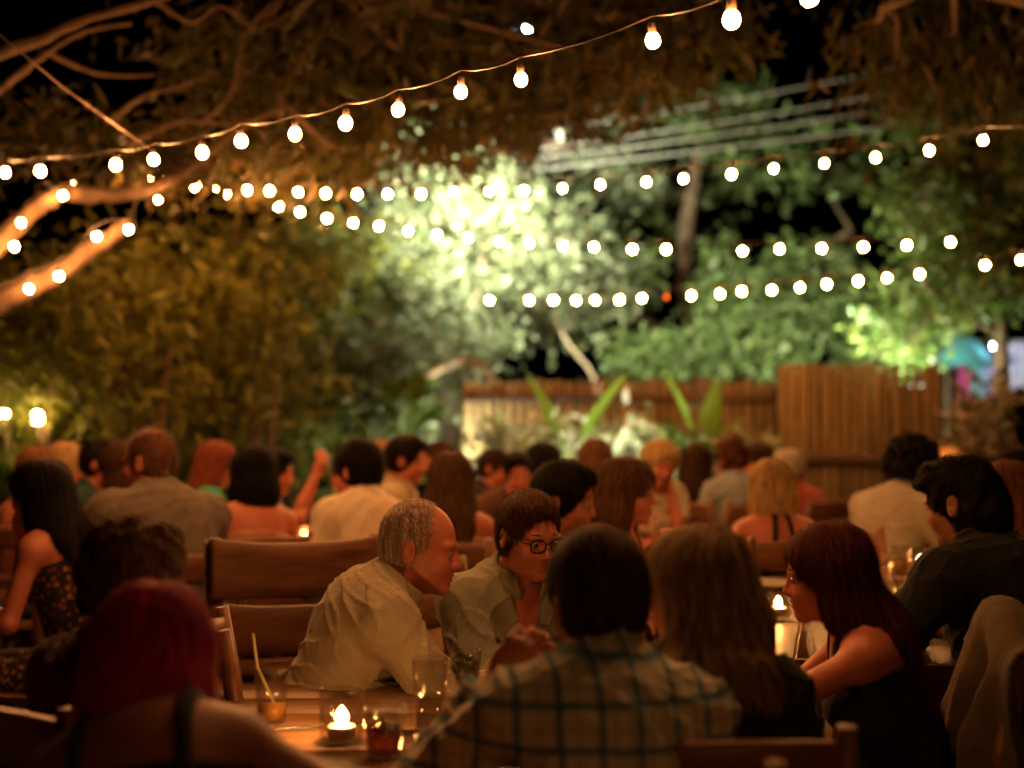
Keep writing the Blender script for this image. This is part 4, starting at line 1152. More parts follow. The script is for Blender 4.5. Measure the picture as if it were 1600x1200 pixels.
def festoon(label, pts, d0, d1, ends=None, off=(), sc=0.64):
    n = len(pts); xs = np.array([p[0] for p in pts], float)
    t = (xs - xs[0]) / (xs[-1] - xs[0])
    P = np.array([W(p[0], p[1], 1 / ((1 - u) / d0 + u / d1)) for p, u in zip(pts, t)])
    root = empty('string_lights', P[0], 0, label, 'string lights', 'festoon strings over the garden')
    cab = P + V3(0, 0, 0.056)
    if ends: cab = np.concatenate([[W(*ends[0])] if ends[0] is not None else np.zeros((0, 3)), cab, [W(*ends[1])] if ends[1] is not None else np.zeros((0, 3))])
    fine = []
    for i in range(len(cab) - 1):
        for u in np.linspace(0, 1, 4, endpoint=False):
            q = cab[i] * (1 - u) + cab[i + 1] * u; q = q.copy(); q[2] -= 0.012 * 4 * u * (1 - u); fine.append(q)
    fine.append(cab[-1])
    m = MB(); m.tube(np.array(fine) - P[0], 0.0032, 6); m.build('cable', CABLE, root)
    for i, p in enumerate(P): bulb_at(root, p - P[0], off=i in off, sc=sc)
    return root
S1 = [(1265, -6), (1143, 30), (1020, 63), (814, 124), (720, 143), (622, 171), (540, 192), (461, 209), (377, 220), (316, 238), (240, 249), (181, 257), (63, 267), (8, 269)]
S2 = [(1536, 219), (1452, 235), (1368, 246), (1288, 255), (1209, 263), (1143, 272), (1068, 279), (1010, 284), (938, 288), (879, 294), (819, 297), (764, 299), (709, 300), (658, 303), (606, 303), (558, 303), (509, 302), (466, 300), (421, 298), (387, 297), (340, 292), (306, 291), (262, 286), (234, 282), (197, 278), (119, 286)]
S3 = [(255, 271), (305, 291), (358, 305), (395, 315), (435, 322), (469, 331), (511, 341), (552, 348), (592, 353), (638, 361), (683, 367), (731, 371), (780, 377), (827, 380), (880, 384), (928, 386), (988, 389), (1041, 389), (1160, 392), (1218, 389), (1284, 388), (1349, 386), (1417, 383), (1485, 378)]
S4 = [(765, 469), (827, 469), (865, 469), (900, 469), (930, 469), (968, 468), (1003, 466), (1041, 464), (1080, 462), (1125, 459), (1159, 455), (1206, 453), (1250, 449), (1292, 444), (1341, 439), (1386, 434), (1437, 428), (1539, 414), (1595, 406)]
r1 = festoon('nearest light string, rising from the left limbs to the top right edge', S1, 2.85, 6.0, ((1420, -55, 2.6), (-90, 262, 6.3)), sc=0.76)
for k, q in enumerate([(1.18, -0.7, 2.50), (1.2, -1.4, 2.50), (1.2, -2.1, 2.56), (1.2, -2.8, 2.60)]):
    bulb_at(r1, V3(*q) - np.array(r1.location), sc=0.76)
m = MB(); m.tube(np.array([(0.75, 2.95, 2.43), (0.9, 2.1, 2.456), (1.1, 0.7, 2.496), (1.2, -1.4, 2.556), (1.2, -4, 2.7)]) - np.array(r1.location), 0.0045, 6); m.build('cable', CABLE, r1)
festoon('light string running almost level from the right tree to the left limbs', S2, 5.8, 8.3, ((1700, 185, 5.2), (60, 292, 8.7)))
festoon('light string sagging from the left limb down across the floodlit tree', S3, 8.3, 8.9, ((215, 255, 7.9), (1640, 366, 9.0)))
festoon('farthest and lowest light string above the fence at right', S4, 9.6, 8.4, ((700, 460, 9.9), (1700, 388, 8.2)), off=(7,))
TB = [(33, 348, 6.45), (22, 385, 6.5), (98, 305, 6.55), (151, 369, 6.15), (201, 358, 6.15), (92, 431, 6.15), (45, 451, 6.15), (247, 312, 6.8)]
root = empty('string_lights', W(45, 451, 6.15), 0, 'light string wound round the thick limbs at far left', 'string lights', 'festoon strings over the garden')
o0 = W(45, 451, 6.15)
order = [(-60, 500, 6.2)] + [TB[k] for k in (6, 5, 3, 4)] + [(215, 330, 6.3), TB[7], (160, 290, 6.6), TB[2], TB[0], TB[1], (-40, 430, 6.5)]
m = MB(); m.tube(smooth_path([W(*q) + V3(0, 0, 0.05) - o0 for q in order], 90), 0.0045, 6); m.build('cable', CABLE, root)
for q in TB: bulb_at(root, W(*q) - o0, 0.5, sc=0.5 if q[0] == 247 else 0.64)
bpy.data.objects.remove(BULB0); bpy.data.objects.remove(SOCK0)
for (px, py, d, lab) in [(5, 643, 9.2, 'garden lamp on a thin post at the left picture edge'), (58, 653, 9.0, 'garden lamp on a thin post, right one of the two at the left')]:
    p = W(px, py, d); root = empty('garden_lamp', (p[0], p[1], 0), 0, lab, 'lamp', 'garden lamps at the left')
    m = MB(); m.tube([(0.02, 0.02, -0.03), (0.02, 0.02, p[2] - 0.05)], 0.022, 8); m.build('post', BARK, root)
    m = MB(); m.lathe([(0.0005, -0.04), (0.024, -0.03), (0.032, 0.0), (0.024, 0.03), (0.0005, 0.04)], (0, 0, p[2]), 14); m.build('bulb', glow('garden_bulb', (1.0, 0.62, 0.2), 230), root)
    m = MB(); m.lathe([(0.03, -0.055), (0.034, -0.05), (0.03, -0.035), (0.01, -0.03)], (0, 0, p[2]), 12); m.build('socket', SOCK, root)
w0, w1 = W(-60, 5, 4.6), W(238, 236, 5.2)
m = MB(); m.tube([w0, (w0 + w1) / 2 - V3(0, 0, 0.02), w1], 0.003, 5)
tag(m.build('support_wire', surf('wire_metal', (0.35, 0.25, 0.2), 0.3, 0.1, 5, 0, metal=0.8)), 'thin bare wire slanting down from the top left to the nearest light string', 'wire')

# ================================================================== furniture
def make_chair():
    root = empty('wooden_chair', (0, 0, 0))
    m = MB(); m.box((0, 0.0, 0.445), (0.42, 0.42, 0.03), None, 0.008); m.build('seat', WOOD, root, False)
    for sx in (-1, 1):
        m = MB(); m.box((sx * 0.185, 0.18, 0.215), (0.036, 0.036, 0.43), None, 0.005); m.build('leg', WOOD, root, False)
        m = MB(); m.tube([(sx * 0.185, -0.19, 0.0), (sx * 0.185, -0.195, 0.45), (sx * 0.19, -0.235, 0.74), (sx * 0.19, -0.262, 0.905)], [0.021, 0.024, 0.021, 0.018], 8); m.build('leg', WOOD, root)
        m = MB(); m.box((sx * 0.185, 0, 0.20), (0.02, 0.36, 0.025), None, 0.003); m.build('stretcher', WOOD, root, False)
    for z, y, h in ((0.63, -0.22, 0.05), (0.83, -0.248, 0.10)):
        u, v = np.meshgrid(np.linspace(-1, 1, 13), np.linspace(-1, 1, 5), indexing='ij')
        P = np.stack([u * 0.19, y - 0.035 * (1 - u * u) - 0.08 * v * h, z + v * h / 2 + 0.012 * (1 - u * u)], -1)
        m = MB(); m.grid(P); solidify(m.build('backrest_slat', WOOD, root), 0.02)
    return root
CHAIR0 = make_chair(); CH_USED = [False]
def chair(x, y, yaw, label):
    if CH_USED[0]: c = copy_tree(CHAIR0)
    else: c = CHAIR0; CH_USED[0] = True
    c.location = (x, y, 0); c.rotation_euler = (0, 0, -R(yaw)); return tag(c, label, 'chair', 'wooden chairs at the tables')

def table(label, x, y, lx, ly, rot, h=0.75, planks=6):
    root = empty('dining_table', (x, y, 0), rot, label, 'table', 'wooden dining tables')
    m = MB(); w = ly / planks
    for k in range(planks):
        m.box((random.uniform(-.004, .004), -ly / 2 + w * (k + 0.5), h - 0.018 + random.uniform(-.001, .001)), (lx, w - 0.004, 0.036), None, 0.004)
    m.build('tabletop', WOODT, root, False)
    m = MB()
    for sy in (-1, 1): m.box((0, sy * (ly / 2 - 0.07), h - 0.085), (lx - 0.2, 0.025, 0.08), None, 0.003)
    for sx in (-1, 1): m.box((sx * (lx / 2 - 0.085), 0, h - 0.085), (0.025, ly - 0.17, 0.08), None, 0.003)
    m.build('apron', WOODT, root, False)
    for sx in (-1, 1):
        for sy in (-1, 1):
            m = MB(); m.box((sx * (lx / 2 - 0.08), sy * (ly / 2 - 0.08), (h - 0.04) / 2), (0.07, 0.07, h - 0.04), None, 0.006); m.build('leg', WOODT, root, False)
    return root
T1 = table('near wooden table with a candle and four glasses before the old man', -0.30, 2.92, 1.35, 0.98, 0.05)
T2 = table('long table at right with a candle, dishes and lemonade on it', 1.25, 4.9, 2.5, 0.78, R(90 - 13), planks=5)
T4 = table('table with a bright candle behind the wide wooden bench', -1.10, 7.35, 1.3, 0.85, 0.02)
T5 = table('table at the left behind the tall man with the shaved head', -2.35, 7.5, 0.9, 0.9, 0.0)
T6 = table('table with a candle behind the dark haired man in the middle', -0.10, 8.7, 1.3, 0.9, 0.0)
T7 = table('table covered with menus before the long low fence', 1.22, 9.0, 1.2, 0.8, 0.0)

# the wide high-backed bench seen from behind
bc = W(470, 900, 4.45)
root = empty('wooden_bench', (bc[0], bc[1], 0), R(15), 'wide high backed bench of heavy planks behind the old man', 'bench')
u, v = np.meshgrid(np.linspace(-1, 1, 21), np.linspace(-1, 1, 5), indexing='ij')
for zc, hh, y in ((0.905, 0.17, -0.02), (0.715, 0.15, 0.0)):
    P = np.stack([u * 0.27 - 0.01, y + 0.03 * (1 - u * u) + 0 * v, zc + v * hh / 2 + 0.02 * (v > 0) * (np.abs(u) ** 3) - 0.008 * (1 - u * u)], -1)
    m = MB(); m.grid(P); o = solidify(m.build('back_plank', WOODB, root), 0.045); o.modifiers.new('soft_edge', 'BEVEL').width = 0.008
for sx in (-1, 1):
    m = MB(); m.box((-0.01 + sx * 0.255, 0.05, 0.50), (0.06, 0.07, 1.0), rx(R(3)), 0.01); m.build('post', WOODB, root, False)
    m = MB(); m.box((-0.01 + sx * 0.255, 0.50, 0.21), (0.06, 0.06, 0.42), None, 0.008); m.build('leg', WOODB, root, False)
    m = MB(); m.box((-0.01 + sx * 0.255, 0.28, 0.66), (0.07, 0.50, 0.04), None, 0.01); m.build('armrest', WOODB, root, False)
m = MB(); m.box((-0.01, 0.29, 0.43), (0.54, 0.50, 0.045), None, 0.01); m.build('seat', WOODB, root, False)
for z in (0.60, 0.48):
    m = MB(); m.box((-0.01, 0.02, z), (0.45, 0.03, 0.05), None, 0.006); m.build('back_rail', WOODB, root, False)

# ------------------------------------------------------------------ things on the tables
GLASS = glassmat('drinking_glass', (0.97, 0.97, 0.95), 0.18)
WATER = glassmat('water', (0.90, 0.88, 0.84), 0.2)
AMBER = surf('amber_drink', (0.55, 0.24, 0.04), 0.15, 0.15, 18, 0, spec=0.5)
LEMON = surf('lemonade', (0.70, 0.45, 0.12), 0.2, 0.15, 18, 0, spec=0.5)
DARKD = surf('dark_drink', (0.06, 0.05, 0.02), 0.2, 0.3, 40, 0, spec=0.5)
COLA = glassmat('cola', (0.62, 0.27, 0.07), 0.2)
WAX = surf('candle_wax', (0.75, 0.58, 0.36), 0.5, 0.05, 20, 0)
FLAMEM = glow('flame_glow', FLAME, FLAME_L)
TZ = 0.7515
def on(px, py):      # a point on the table tops (all 0.75 m high) seen at (px, py)
    d = (CAMZ - TZ) * F / (py - HZ); p = W(px, py, d); p[2] = TZ; return p
def candle(p, label, r=0.045, h=0.105, fs=0.85):
    root = empty('candle_holder', p, 0, label, 'candle', 'candles in glass holders')
    m = MB(); m.lathe([(0.0005, 0.001), (r * 0.92, 0.001), (r * 0.96, 0.006), (r, h), (r - 0.003, h), (r - 0.004, 0.010), (0.0005, 0.010)], (0, 0, 0), 28); m.build('glass', GLASS, root)
    m = MB(); m.lathe([(0.0005, 0.011), (r * 0.62, 0.011), (r * 0.62, 0.032), (r * 0.5, 0.034), (0.0005, 0.031)], (0, 0, 0), 20); w = m.build('wax', WAX, root)
    m = MB(); m.tube([(0, 0, 0.030), (0.001, 0, 0.043)], 0.0012, 5); m.build('wick', surf('wick', (0.02, 0.015, 0.01), 0.9, 0.1, 20, 0), root)
    m = MB(); a = np.linspace(0, 1, 12); rr = 0.0125 * fs * np.sin(math.pi * a ** 0.7) ** 0.85 + 2e-4; m.lathe(np.stack([rr, 0.037 + a * 0.036 * fs], 1), (0, 0, 0), 14, 1, 1); m.build('flame', FLAMEM, root)
    return root
def tumbler(p, label, r, h, fill, liquid, straw=False, ice=False, mint=False):
    root = empty('drinking_glass', p, 0, label, 'glass', 'drinking glasses on the tables')
    rb = r * 0.82
    m = MB(); m.lathe([(0.0005, 0.0005), (rb, 0.0005), (r, h), (r - 0.0022, h), (rb - 0.003, 0.010), (0.0005, 0.010)], (0, 0, 0), 28); m.build('tumbler', GLASS, root)
    if fill > 0:
        r2 = rb + (r - rb) * fill
        m = MB(); m.lathe([(0.0005, 0.0105), (rb - 0.0034, 0.0105), (r2 - 0.0034, h * fill), (0.0005, h * fill)], (0, 0, 0), 28); m.build('drink', liquid, root)
    if straw:
        m = MB(); m.tube([(r * 0.5, 0, 0.012), (-r * 0.8, 0.0, h), (-r * 1.05, 0, h + 0.07)], 0.003, 8); m.build('straw', surf('straw_paper', (0.6, 0.5, 0.3), 0.6, 0.1, 20, 0), root)
    if ice:
        m = MB()
        for k in range(4): m.box((random.uniform(-.4, .4) * r, random.uniform(-.4, .4) * r, h * fill + random.uniform(-0.008, 0.006)), (0.022, 0.022, 0.022), rz(random.uniform(0, 3)) @ rx(random.uniform(0, 1)), 0.003)
        m.build('ice', WATER, root, False)
    if mint:
        m = MB(); n = 14; P = np.stack([rng.uniform(-.6, .6, n) * r, rng.uniform(-.6, .6, n) * r, np.full(n, h * fill)], 1); D = rng.normal(size=(n, 3)); D[:, 2] = np.abs(D[:, 2]); D /= np.linalg.norm(D, axis=1)[:, None]
        m.leaves(P, D, np.full(n, 0.016), np.full(n, 0.011)); m.build('mint', LEAF_D, root, False)
candle(on(534, 1160), 'burning candle in a wide glass on the near table', 0.045, 0.105, 0.95)
tumbler(on(424, 1128), 'tall glass of amber drink with a straw on the near table', 0.037, 0.115, 0.36, AMBER, straw=True)
tumbler(on(672, 1142), 'tapered glass half full of water on the near table', 0.038, 0.15, 0.5, WATER, ice=False)
tumbler(on(728, 1080), 'dark drink with mint leaves beside the old man\'s hand', 0.037, 0.095, 0.75, DARKD, mint=True)
tumbler(on(600, 1184), 'short glass of cola coloured drink with ice nearest the candle', 0.040, 0.098, 0.6, COLA, ice=True)
PORC = surf('dark_plate', (0.05, 0.035, 0.03), 0.25, 0.1, 10, 0, spec=0.5)
WHITEP = surf('white_plate', (0.6, 0.55, 0.48), 0.3, 0.05, 10, 0)
def plate(p, label, r, mat):
    m = MB(); m.lathe([(0.0005, 0.003), (r * 0.55, 0.002), (r * 0.62, 0.005), (r, 0.018), (r, 0.021), (r * 0.62, 0.010), (r * 0.55, 0.007), (0.0005, 0.008)], (0, 0, 0), 32)
    o = m.build('plate', mat); o.location = p; return tag(o, label, 'plate', 'plates on the tables')
plate(on(640, 1068), 'dark plate by the old man\'s forearm on the near table', 0.10, PORC)
def paper(p, label, w, h, rot, mat, name='napkin', cat='napkin', lift=0.0):
    u, v = np.meshgrid(np.linspace(-.5, .5, 9), np.linspace(-.5, .5, 9), indexing='ij')
    P = np.stack([u * w, v * h, 0.006 + 0.008 * np.sin(u * 7 + 1) * np.sin(v * 5 + rot) + 0.006 + lift * np.abs(v)], -1)
    m = MB(); m.grid(P); o = solidify(m.build(name, mat), 0.003); o.location = p; o.rotation_euler = (0, 0, rot); return tag(o, label, cat)
PAPER = surf('paper_white', (0.68, 0.62, 0.55), 0.8, 0.05, 10, 0.1)
paper(on(690, 1168), 'crumpled white napkin beside the water glass', 0.09, 0.07, 0.4, PAPER, lift=0.02)
paper(on(775, 1056), 'folded white paper by the old man\'s hand', 0.10, 0.05, 0.5, PAPER)
def cutlery(p, label, rot):
    m = MB(); m.box((0, 0, 0.004), (0.10, 0.012, 0.004), None, 0.001); m.box((0.09, 0, 0.0045), (0.09, 0.017, 0.002), None, 0.0008)
    o = m.build('table_knife', surf('steel', (0.55, 0.5, 0.45), 0.2, 0.05, 10, 0, metal=1.0), None, False); o.location = p; o.rotation_euler = (0, 0, rot); return tag(o, label, 'knife', 'knives on the tables')
cutlery(on(470, 1140), 'knife lying left of the candle on the near table', 0.3)
cutlery(on(1225, 974), 'dark knife lying before the right table\'s candle', 0.1)
candle(on(1216, 966), 'burning candle in a glass before the woman with long dark red hair', 0.042, 0.10)
tumbler(on(1188, 978), 'small clear glass left of the right table\'s candle', 0.028, 0.06, 0.0, WATER)
plate(on(1195, 918), 'plate of leftovers at the far left side of the right table', 0.12, WHITEP)
plate(on(1205, 895), 'dark dish behind the plate of leftovers on the right table', 0.09, PORC)
cutlery(on(1188, 905), 'knife lying across the plate of leftovers', 0.5)
tumbler(on(1407, 904), 'glass of lemonade before the man in black, left of his candle', 0.042, 0.125, 0.55, LEMON, ice=True)
candle(on(1438, 896), 'burning candle behind the lemonade glass by the man in black', 0.042, 0.10)
tumbler(on(1377, 905), 'small empty glass left of the lemonade', 0.03, 0.08, 0.15, LEMON)
tumbler(on(1425, 872), 'clear glass at the elbow of the man in the white shirt', 0.04, 0.11, 0.3, WATER)
candle(on(472, 832), 'very bright candle on the table behind the wide bench', 0.042, 0.10, 1.25)
tumbler(on(491, 833), 'glass of amber drink right of the very bright candle', 0.035, 0.11, 0.6, AMBER)
tumbler(on(515, 824), 'clear glass by the man in the white shirt in front of the hedge', 0.035, 0.12, 0.4, WATER)
plate(on(512, 838), 'dark plate right of the very bright candle', 0.13, PORC)
tumbler(on(150, 842), 'clear glass on the left table by the man in grey linen', 0.042, 0.11, 0.3, WATER)
candle(on(778, 799), 'small candle behind the man with glasses', 0.045, 0.10)
candle(on(98, 838), 'candle half hidden behind the woman in the patterned dress', 0.042, 0.09)
for (px, py, r_, w_) in [(1118, 792, 0.3, 0.26), (1160, 786, -0.4, 0.24), (1085, 796, 0.1, 0.22)]:
    paper(on(px, py), {1118: 'white menu sheet lying between the other two menus', 1160: 'white menu sheet nearest the blonde woman', 1085: 'white menu sheet below the floral blouse'}[px], w_, 0.32, r_, PAPER, 'menu_sheet', 'menu', 0.06)
tumbler(on(1130, 800), 'clear glass among the menus', 0.035, 0.11, 0.3, WATER)

# ================================================================== people
C_ = cloth
BLACK = hairmat('hair_black', (0.007, 0.0045, 0.0035)); DBROWN = hairmat('hair_dark_brown', (0.022, 0.010, 0.005)); BROWN = hairmat('hair_brown', (0.075, 0.035, 0.015))
AUBURN = hairmat('hair_auburn', (0.10, 0.035, 0.015)); BLOND = hairmat('hair_blond', (0.42, 0.27, 0.11), (0.62, 0.45, 0.22)); DBLOND = hairmat('hair_dark_blond', (0.22, 0.14, 0.07), (0.40, 0.28, 0.15))
GREY = hairmat('hair_grey', (0.42, 0.37, 0.31), (0.6, 0.55, 0.48)); CROP = hairmat('hair_cropped_grey', (0.36, 0.30, 0.24), (0.6, 0.52, 0.44)); SHAVED = hairmat('hair_shaved', (0.09, 0.045, 0.03)); PINK = hairmat('hair_pink', (0.26, 0.009, 0.045), (0.55, 0.035, 0.15)); REDBR = hairmat('hair_red_brown', (0.14, 0.035, 0.018)); DARKRED = hairmat('hair_dark_red', (0.055, 0.011, 0.006))
# the near table
person('old man with cropped grey hair in a pale linen shirt, leaning over the near table', 655, 784, 3.5, 78, 27, 0, skn='pink', head=(17, 8, 0), neckfwd=22, smin=0.8,
       arms=((0.02, 0.56, 0.80), (0.06, 0.53, 0.79, 1, -0.1, -0.9)), top_kind='shirt', top_mat=C_('linen_cream', (0.40, 0.34, 0.25)), hair='buzz', hair_mat=CROP, res=0.0056, face=True, seed=1)
person('man with black rimmed glasses and an open sage shirt facing the near table', 828, 766, 3.72, 152, 14, 0, skn='fair', head=(-4, 11, 0), neckfwd=12,
       arms=((-0.16, 0.36, 0.79), (-0.06, 0.30, 0.80, 1.6, 0.1, -0.6)), top_kind='shirt', sleeve='elbow', top_mat=C_('sage_shirt', (0.25, 0.25, 0.20)), hair='short', hairpuff=-0.004, hair_mat=BROWN, res=0.0056, face=True, glasses=True, seed=2)
person('man in a checked shirt with teal stripes, seen from behind in the foreground', 930, 826, 2.42, -10, 20, 3, skn='tan', head=(-6, 14, 0), neckfwd=6,
       arms=((-0.15, 0.30, 1.02, -0.8, 0.3, -1), 'chin'), curl=(0.9, 0.9), top_kind='shirt', sleeve='long', top_mat=plaid('plaid_shirt'), hair='short', hair_mat=hairmat('hair_chestnut', (0.045, 0.021, 0.010), (0.09, 0.045, 0.02)), res=0.0068, build=0.95, seed=3)
person('woman with bright pink hair and bare shoulders, nearest to the camera at left', 258, 914, 2.25, 0, 26, -11, female=True, skn='brown', head=(0, 24, 4), neckfwd=38,
       arms=((-0.22, 0.42, 0.79), (0.24, 0.40, 0.79, 1.0, -0.1, -0.5)), top_kind='tank', strap='thin', top_mat=C_('black_top', (0.02, 0.018, 0.018)), hair='bob', hair_mat=PINK, hair_len=0.0, hairpuff=-0.006, res=0.0068, seed=4)
person('dark silhouetted person with brown rimmed hair behind the pink haired woman', 207, 820, 2.75, 35, 10, 0, skn='brown', head=(0, 6, 0),
       arms=('lap', 'lap'), top_kind='tee', sleeve='short', top_mat=C_('maroon_tee', (0.10, 0.02, 0.02)), hair='short', hairpuff=0.012, hair_mat=BROWN, res=0.0075, seed=5)
person('woman with long dark blond hair and a black top, facing the right table', 1085, 824, 2.55, -4, 9, 2, female=True, skn='pink', head=(-46, 8, 0), neckfwd=10,
       arms=('table', 'table'), top_kind='tee', sleeve='short', top_mat=C_('black_top', (0.02, 0.018, 0.018)), hair='long', hair_mat=hairmat('hair_ash', (0.28, 0.17, 0.075), (0.46, 0.31, 0.16)), hair_len=-0.07, res=0.007, seed=6)
person('woman with very long dark red hair and a sleeveless black top, in profile', 1290, 818, 3.15, -82, 17, 0, female=True, skn='pink', head=(0, 8, 0), neckfwd=16,
       arms=((-0.12, 0.66, 0.80, -0.4, 0.1, -1), (0.10, 0.55, 0.80)), top_kind='tank', strap='thin', top_mat=C_('black_top', (0.02, 0.018, 0.018)), hair='long', hair_mat=DARKRED, hair_len=0.24, res=0.0062, face=True, seed=7)
person('broad man with thick black hair and a black shirt, leaning on the right table', 1497, 714, 3.9, -38, 18, 0, skn='brown', head=(-8, 12, 0), neckfwd=8,
       arms=((-0.20, 0.30, 0.80, -1, -0.1, -0.6), (0.1, 0.36, 0.80)), top_kind='tee', sleeve='long', top_mat=C_('black_shirt', (0.012, 0.012, 0.012)), hair='mop', hairpuff=-0.006, hair_mat=BLACK, res=0.0075, build=1.15, seed=8)
person('auburn haired woman in a dark red top behind the man in black', 1572, 722, 4.8, -60, 14, 0, female=True, skn='pink', head=(0, 6, 0), top_kind='tank', strap='wide', top_mat=C_('red_top', (0.25, 0.05, 0.035)), hair='mid', hair_mat=AUBURN, hair_len=0.08, res=0.009, seed=9)
person('man with curly black hair in a white shirt, leaning right by the fence panel', 1428, 688, 6.3, 52, 26, 0, skn='tan', head=(8, 12, 0), neckfwd=10, top_kind='shirt', top_mat=C_('white_shirt', (0.36, 0.31, 0.25)), hair='curly', hair_mat=BLACK, res=0.009, seed=10)
person('blonde woman with a bob and bare back crossed by dark halter straps', 1206, 718, 5.8, -8, 14, 0, female=True, skn='pink', head=(4, 4, 0), arms=((-0.45, 0.08, 1.0, -1, -0.3, -0.2), 'table'), top_kind='lowback', strap='halter', top_mat=C_('black_top', (0.02, 0.018, 0.018)), hair='bob', hair_mat=BLOND, res=0.009, seed=11)
person('man with thick dark hair and stubble, in profile behind the man with glasses', 882, 722, 4.55, 98, 16, 0, skn='tan', head=(6, 8, 0), neckfwd=8, top_kind='tee', sleeve='short', top_mat=C_('brown_tee', (0.10, 0.05, 0.03)), hair='short', hairpuff=0.006, hair_mat=BLACK, res=0.0075, face=True, seed=12)
person('woman with a brown bob and bare shoulders looking to the right', 978, 716, 4.9, 112, 10, 0, female=True, skn='pink', head=(-4, 4, 0), top_kind='strapless', strap='thin', top_mat=C_('rust_top', (0.30, 0.10, 0.05)), hair='bob', hair_mat=BROWN, res=0.0075, face=True, seed=13)
# left side
person('woman with long black hair in a patterned dress at the far left, in profile', 62, 718, 4.9, -78, 16, 0, female=True, skn='pink', head=(0, 6, 0), arms=((-0.10, 0.36, 0.80), 'chin'), top_kind='strapless', strap='none', top_mat=floral('spotted_dress', (0.02, 0.012, 0.01), [(0.03, 0.01, 0.01), (0.22, 0.06, 0.03), (0.30, 0.14, 0.07), (0.03, 0.01, 0.01)], 45), low_mat=floral('spotted_dress', (0, 0, 0), [(0, 0, 0)]), hair='long', hair_mat=BLACK, hair_len=0.12, res=0.008, seed=14)
person('tall man with a shaved head in a grey linen shirt, back turned', 236, 670, 5.3, -42, 20, 4, skn='pink', head=(-22, 6, 0), neckfwd=6, arms=((-0.05, 0.46, 0.86), 'table'), top_kind='shirt', top_mat=C_('grey_linen', (0.17, 0.14, 0.115)), hair='buzz', hair_mat=SHAVED, res=0.008, build=1.12, smax=1.15, seed=15)
person('woman with reddish hair half hidden behind the long black hair at far left', 62, 700, 6.5, 20, 10, 0, female=True, hair='bob', hair_mat=AUBURN, top_kind='tank', strap='wide', top_mat=C_('rust_top', (0.30, 0.10, 0.05)), res=0.011, seed=16)
person('woman with light hair and bare shoulder behind the far left table', 104, 692, 7.3, 60, 14, 0, female=True, skn='pink', hair='bob', hair_mat=DBLOND, top_kind='strapless', strap='none', top_mat=C_('cream_top', (0.6, 0.5, 0.36)), res=0.011, seed=17)
person('man with short brown hair, smallest face at the far left, turned right', 127, 694, 8.3, 100, 10, 0, hair='short', hair_mat=BROWN, top_kind='tee', sleeve='short', top_mat=C_('rose_tee', (0.45, 0.2, 0.15)), res=0.011, seed=18)
person('bearded man in a dark teal shirt facing right at the left table', 158, 685, 6.9, 88, 12, 0, skn='tan', hair='short', hair_mat=BLACK, beard=True, top_kind='tee', sleeve='long', top_mat=C_('teal_dark', (0.02, 0.045, 0.045)), res=0.010, seed=19)
person('woman with dark hair touching her chin, face beside the shaved head', 186, 690, 6.5, -60, 14, 0, female=True, skn='pink', arms=('table', 'chin'), hair='mid', hair_mat=DBROWN, top_kind='tank', strap='thin', top_mat=C_('peach_top', (0.55, 0.28, 0.18)), res=0.010, seed=20)
person('woman with red brown hair in a turquoise and green top behind the black bob', 340, 690, 7.1, 75, 8, 0, female=True, skn='pink', hair='mid', hair_mat=REDBR, top_kind='tee', sleeve='none', top_mat=floral('tropical_print', (0.05, 0.30, 0.10), [(0.04, 0.30, 0.42), (0.08, 0.40, 0.10), (0.03, 0.25, 0.45)], 16), res=0.010, seed=21)
person('woman with a black bob and bare shoulders, back turned, by the very bright candle', 394, 698, 5.9, -28, 10, 4, female=True, skn='pink', hair='bob', hair_mat=BLACK, top_kind='strapless', strap='none', top_mat=C_('peach_top', (0.55, 0.28, 0.18)), res=0.009, seed=22)
person('dark haired man in a cream shirt facing right behind the black bob', 428, 700, 7.0, 80, 14, 0, skn='pink', hair='short', hair_mat=BLACK, top_kind='shirt', top_mat=C_('cream_top', (0.6, 0.5, 0.36)), res=0.010, seed=23)
person('man with black hair in a bright white shirt, back turned', 561, 688, 5.9, -38, 20, 6, skn='pink', head=(-8, 6, 0), arms=((-0.06, 0.36, 0.80), 'table'), palm=(None, None), top_kind='shirt', sleeve='rolled', top_mat=C_('bright_white_shirt', (0.80, 0.66, 0.50)), hair='short', hair_mat=BLACK, hairpuff=0.004, res=0.008, build=0.96, seed=24)
person('person almost hidden behind the bright white shirt, bare forearm raised', 546, 704, 6.9, -68, 14, 0, skn='pink', arms=((-0.10, 0.32, 1.20, -0.3, 0.5, -1), 'table'), top_kind='tee', sleeve='short', top_mat=C_('brown_tee', (0.10, 0.05, 0.03)), hair='short', hair_mat=DBROWN, res=0.009, seed=44)
person('blond woman behind the bright white shirt', 598, 688, 7.6, 10, 10, 0, female=True, hair='bob', hair_mat=DBLOND, top_kind='tee', sleeve='short', top_mat=C_('cream_top', (0.6, 0.5, 0.36)), res=0.011, seed=25)
person('young man with short dark hair in a cream shirt looking right', 634, 680, 7.0, 92, 10, 0, skn='pink', hair='short', hair_mat=BLACK, top_kind='shirt', top_mat=C_('cream_shirt', (0.48, 0.38, 0.26)), res=0.010, seed=26)
person('man in a purple shirt facing left, before the pale trunk', 688, 690, 8.4, -95, 10, 0, hair='short', hair_mat=DBROWN, skn='pink', top_kind='tee', sleeve='short', top_mat=C_('purple_shirt', (0.16, 0.09, 0.16)), res=0.011, seed=27)
person('woman with long brown hair down her back in a pale peach dress', 706, 706, 5.7, 8, 6, 0, female=True, skn='pink', hair='long', hair_mat=BROWN, hair_len=0.17, top_kind='tank', strap='thin', top_mat=C_('pale_peach_dress', (0.66, 0.42, 0.26)), low_mat=C_('pale_peach_dress', (0.66, 0.42, 0.26)), res=0.009, seed=28)
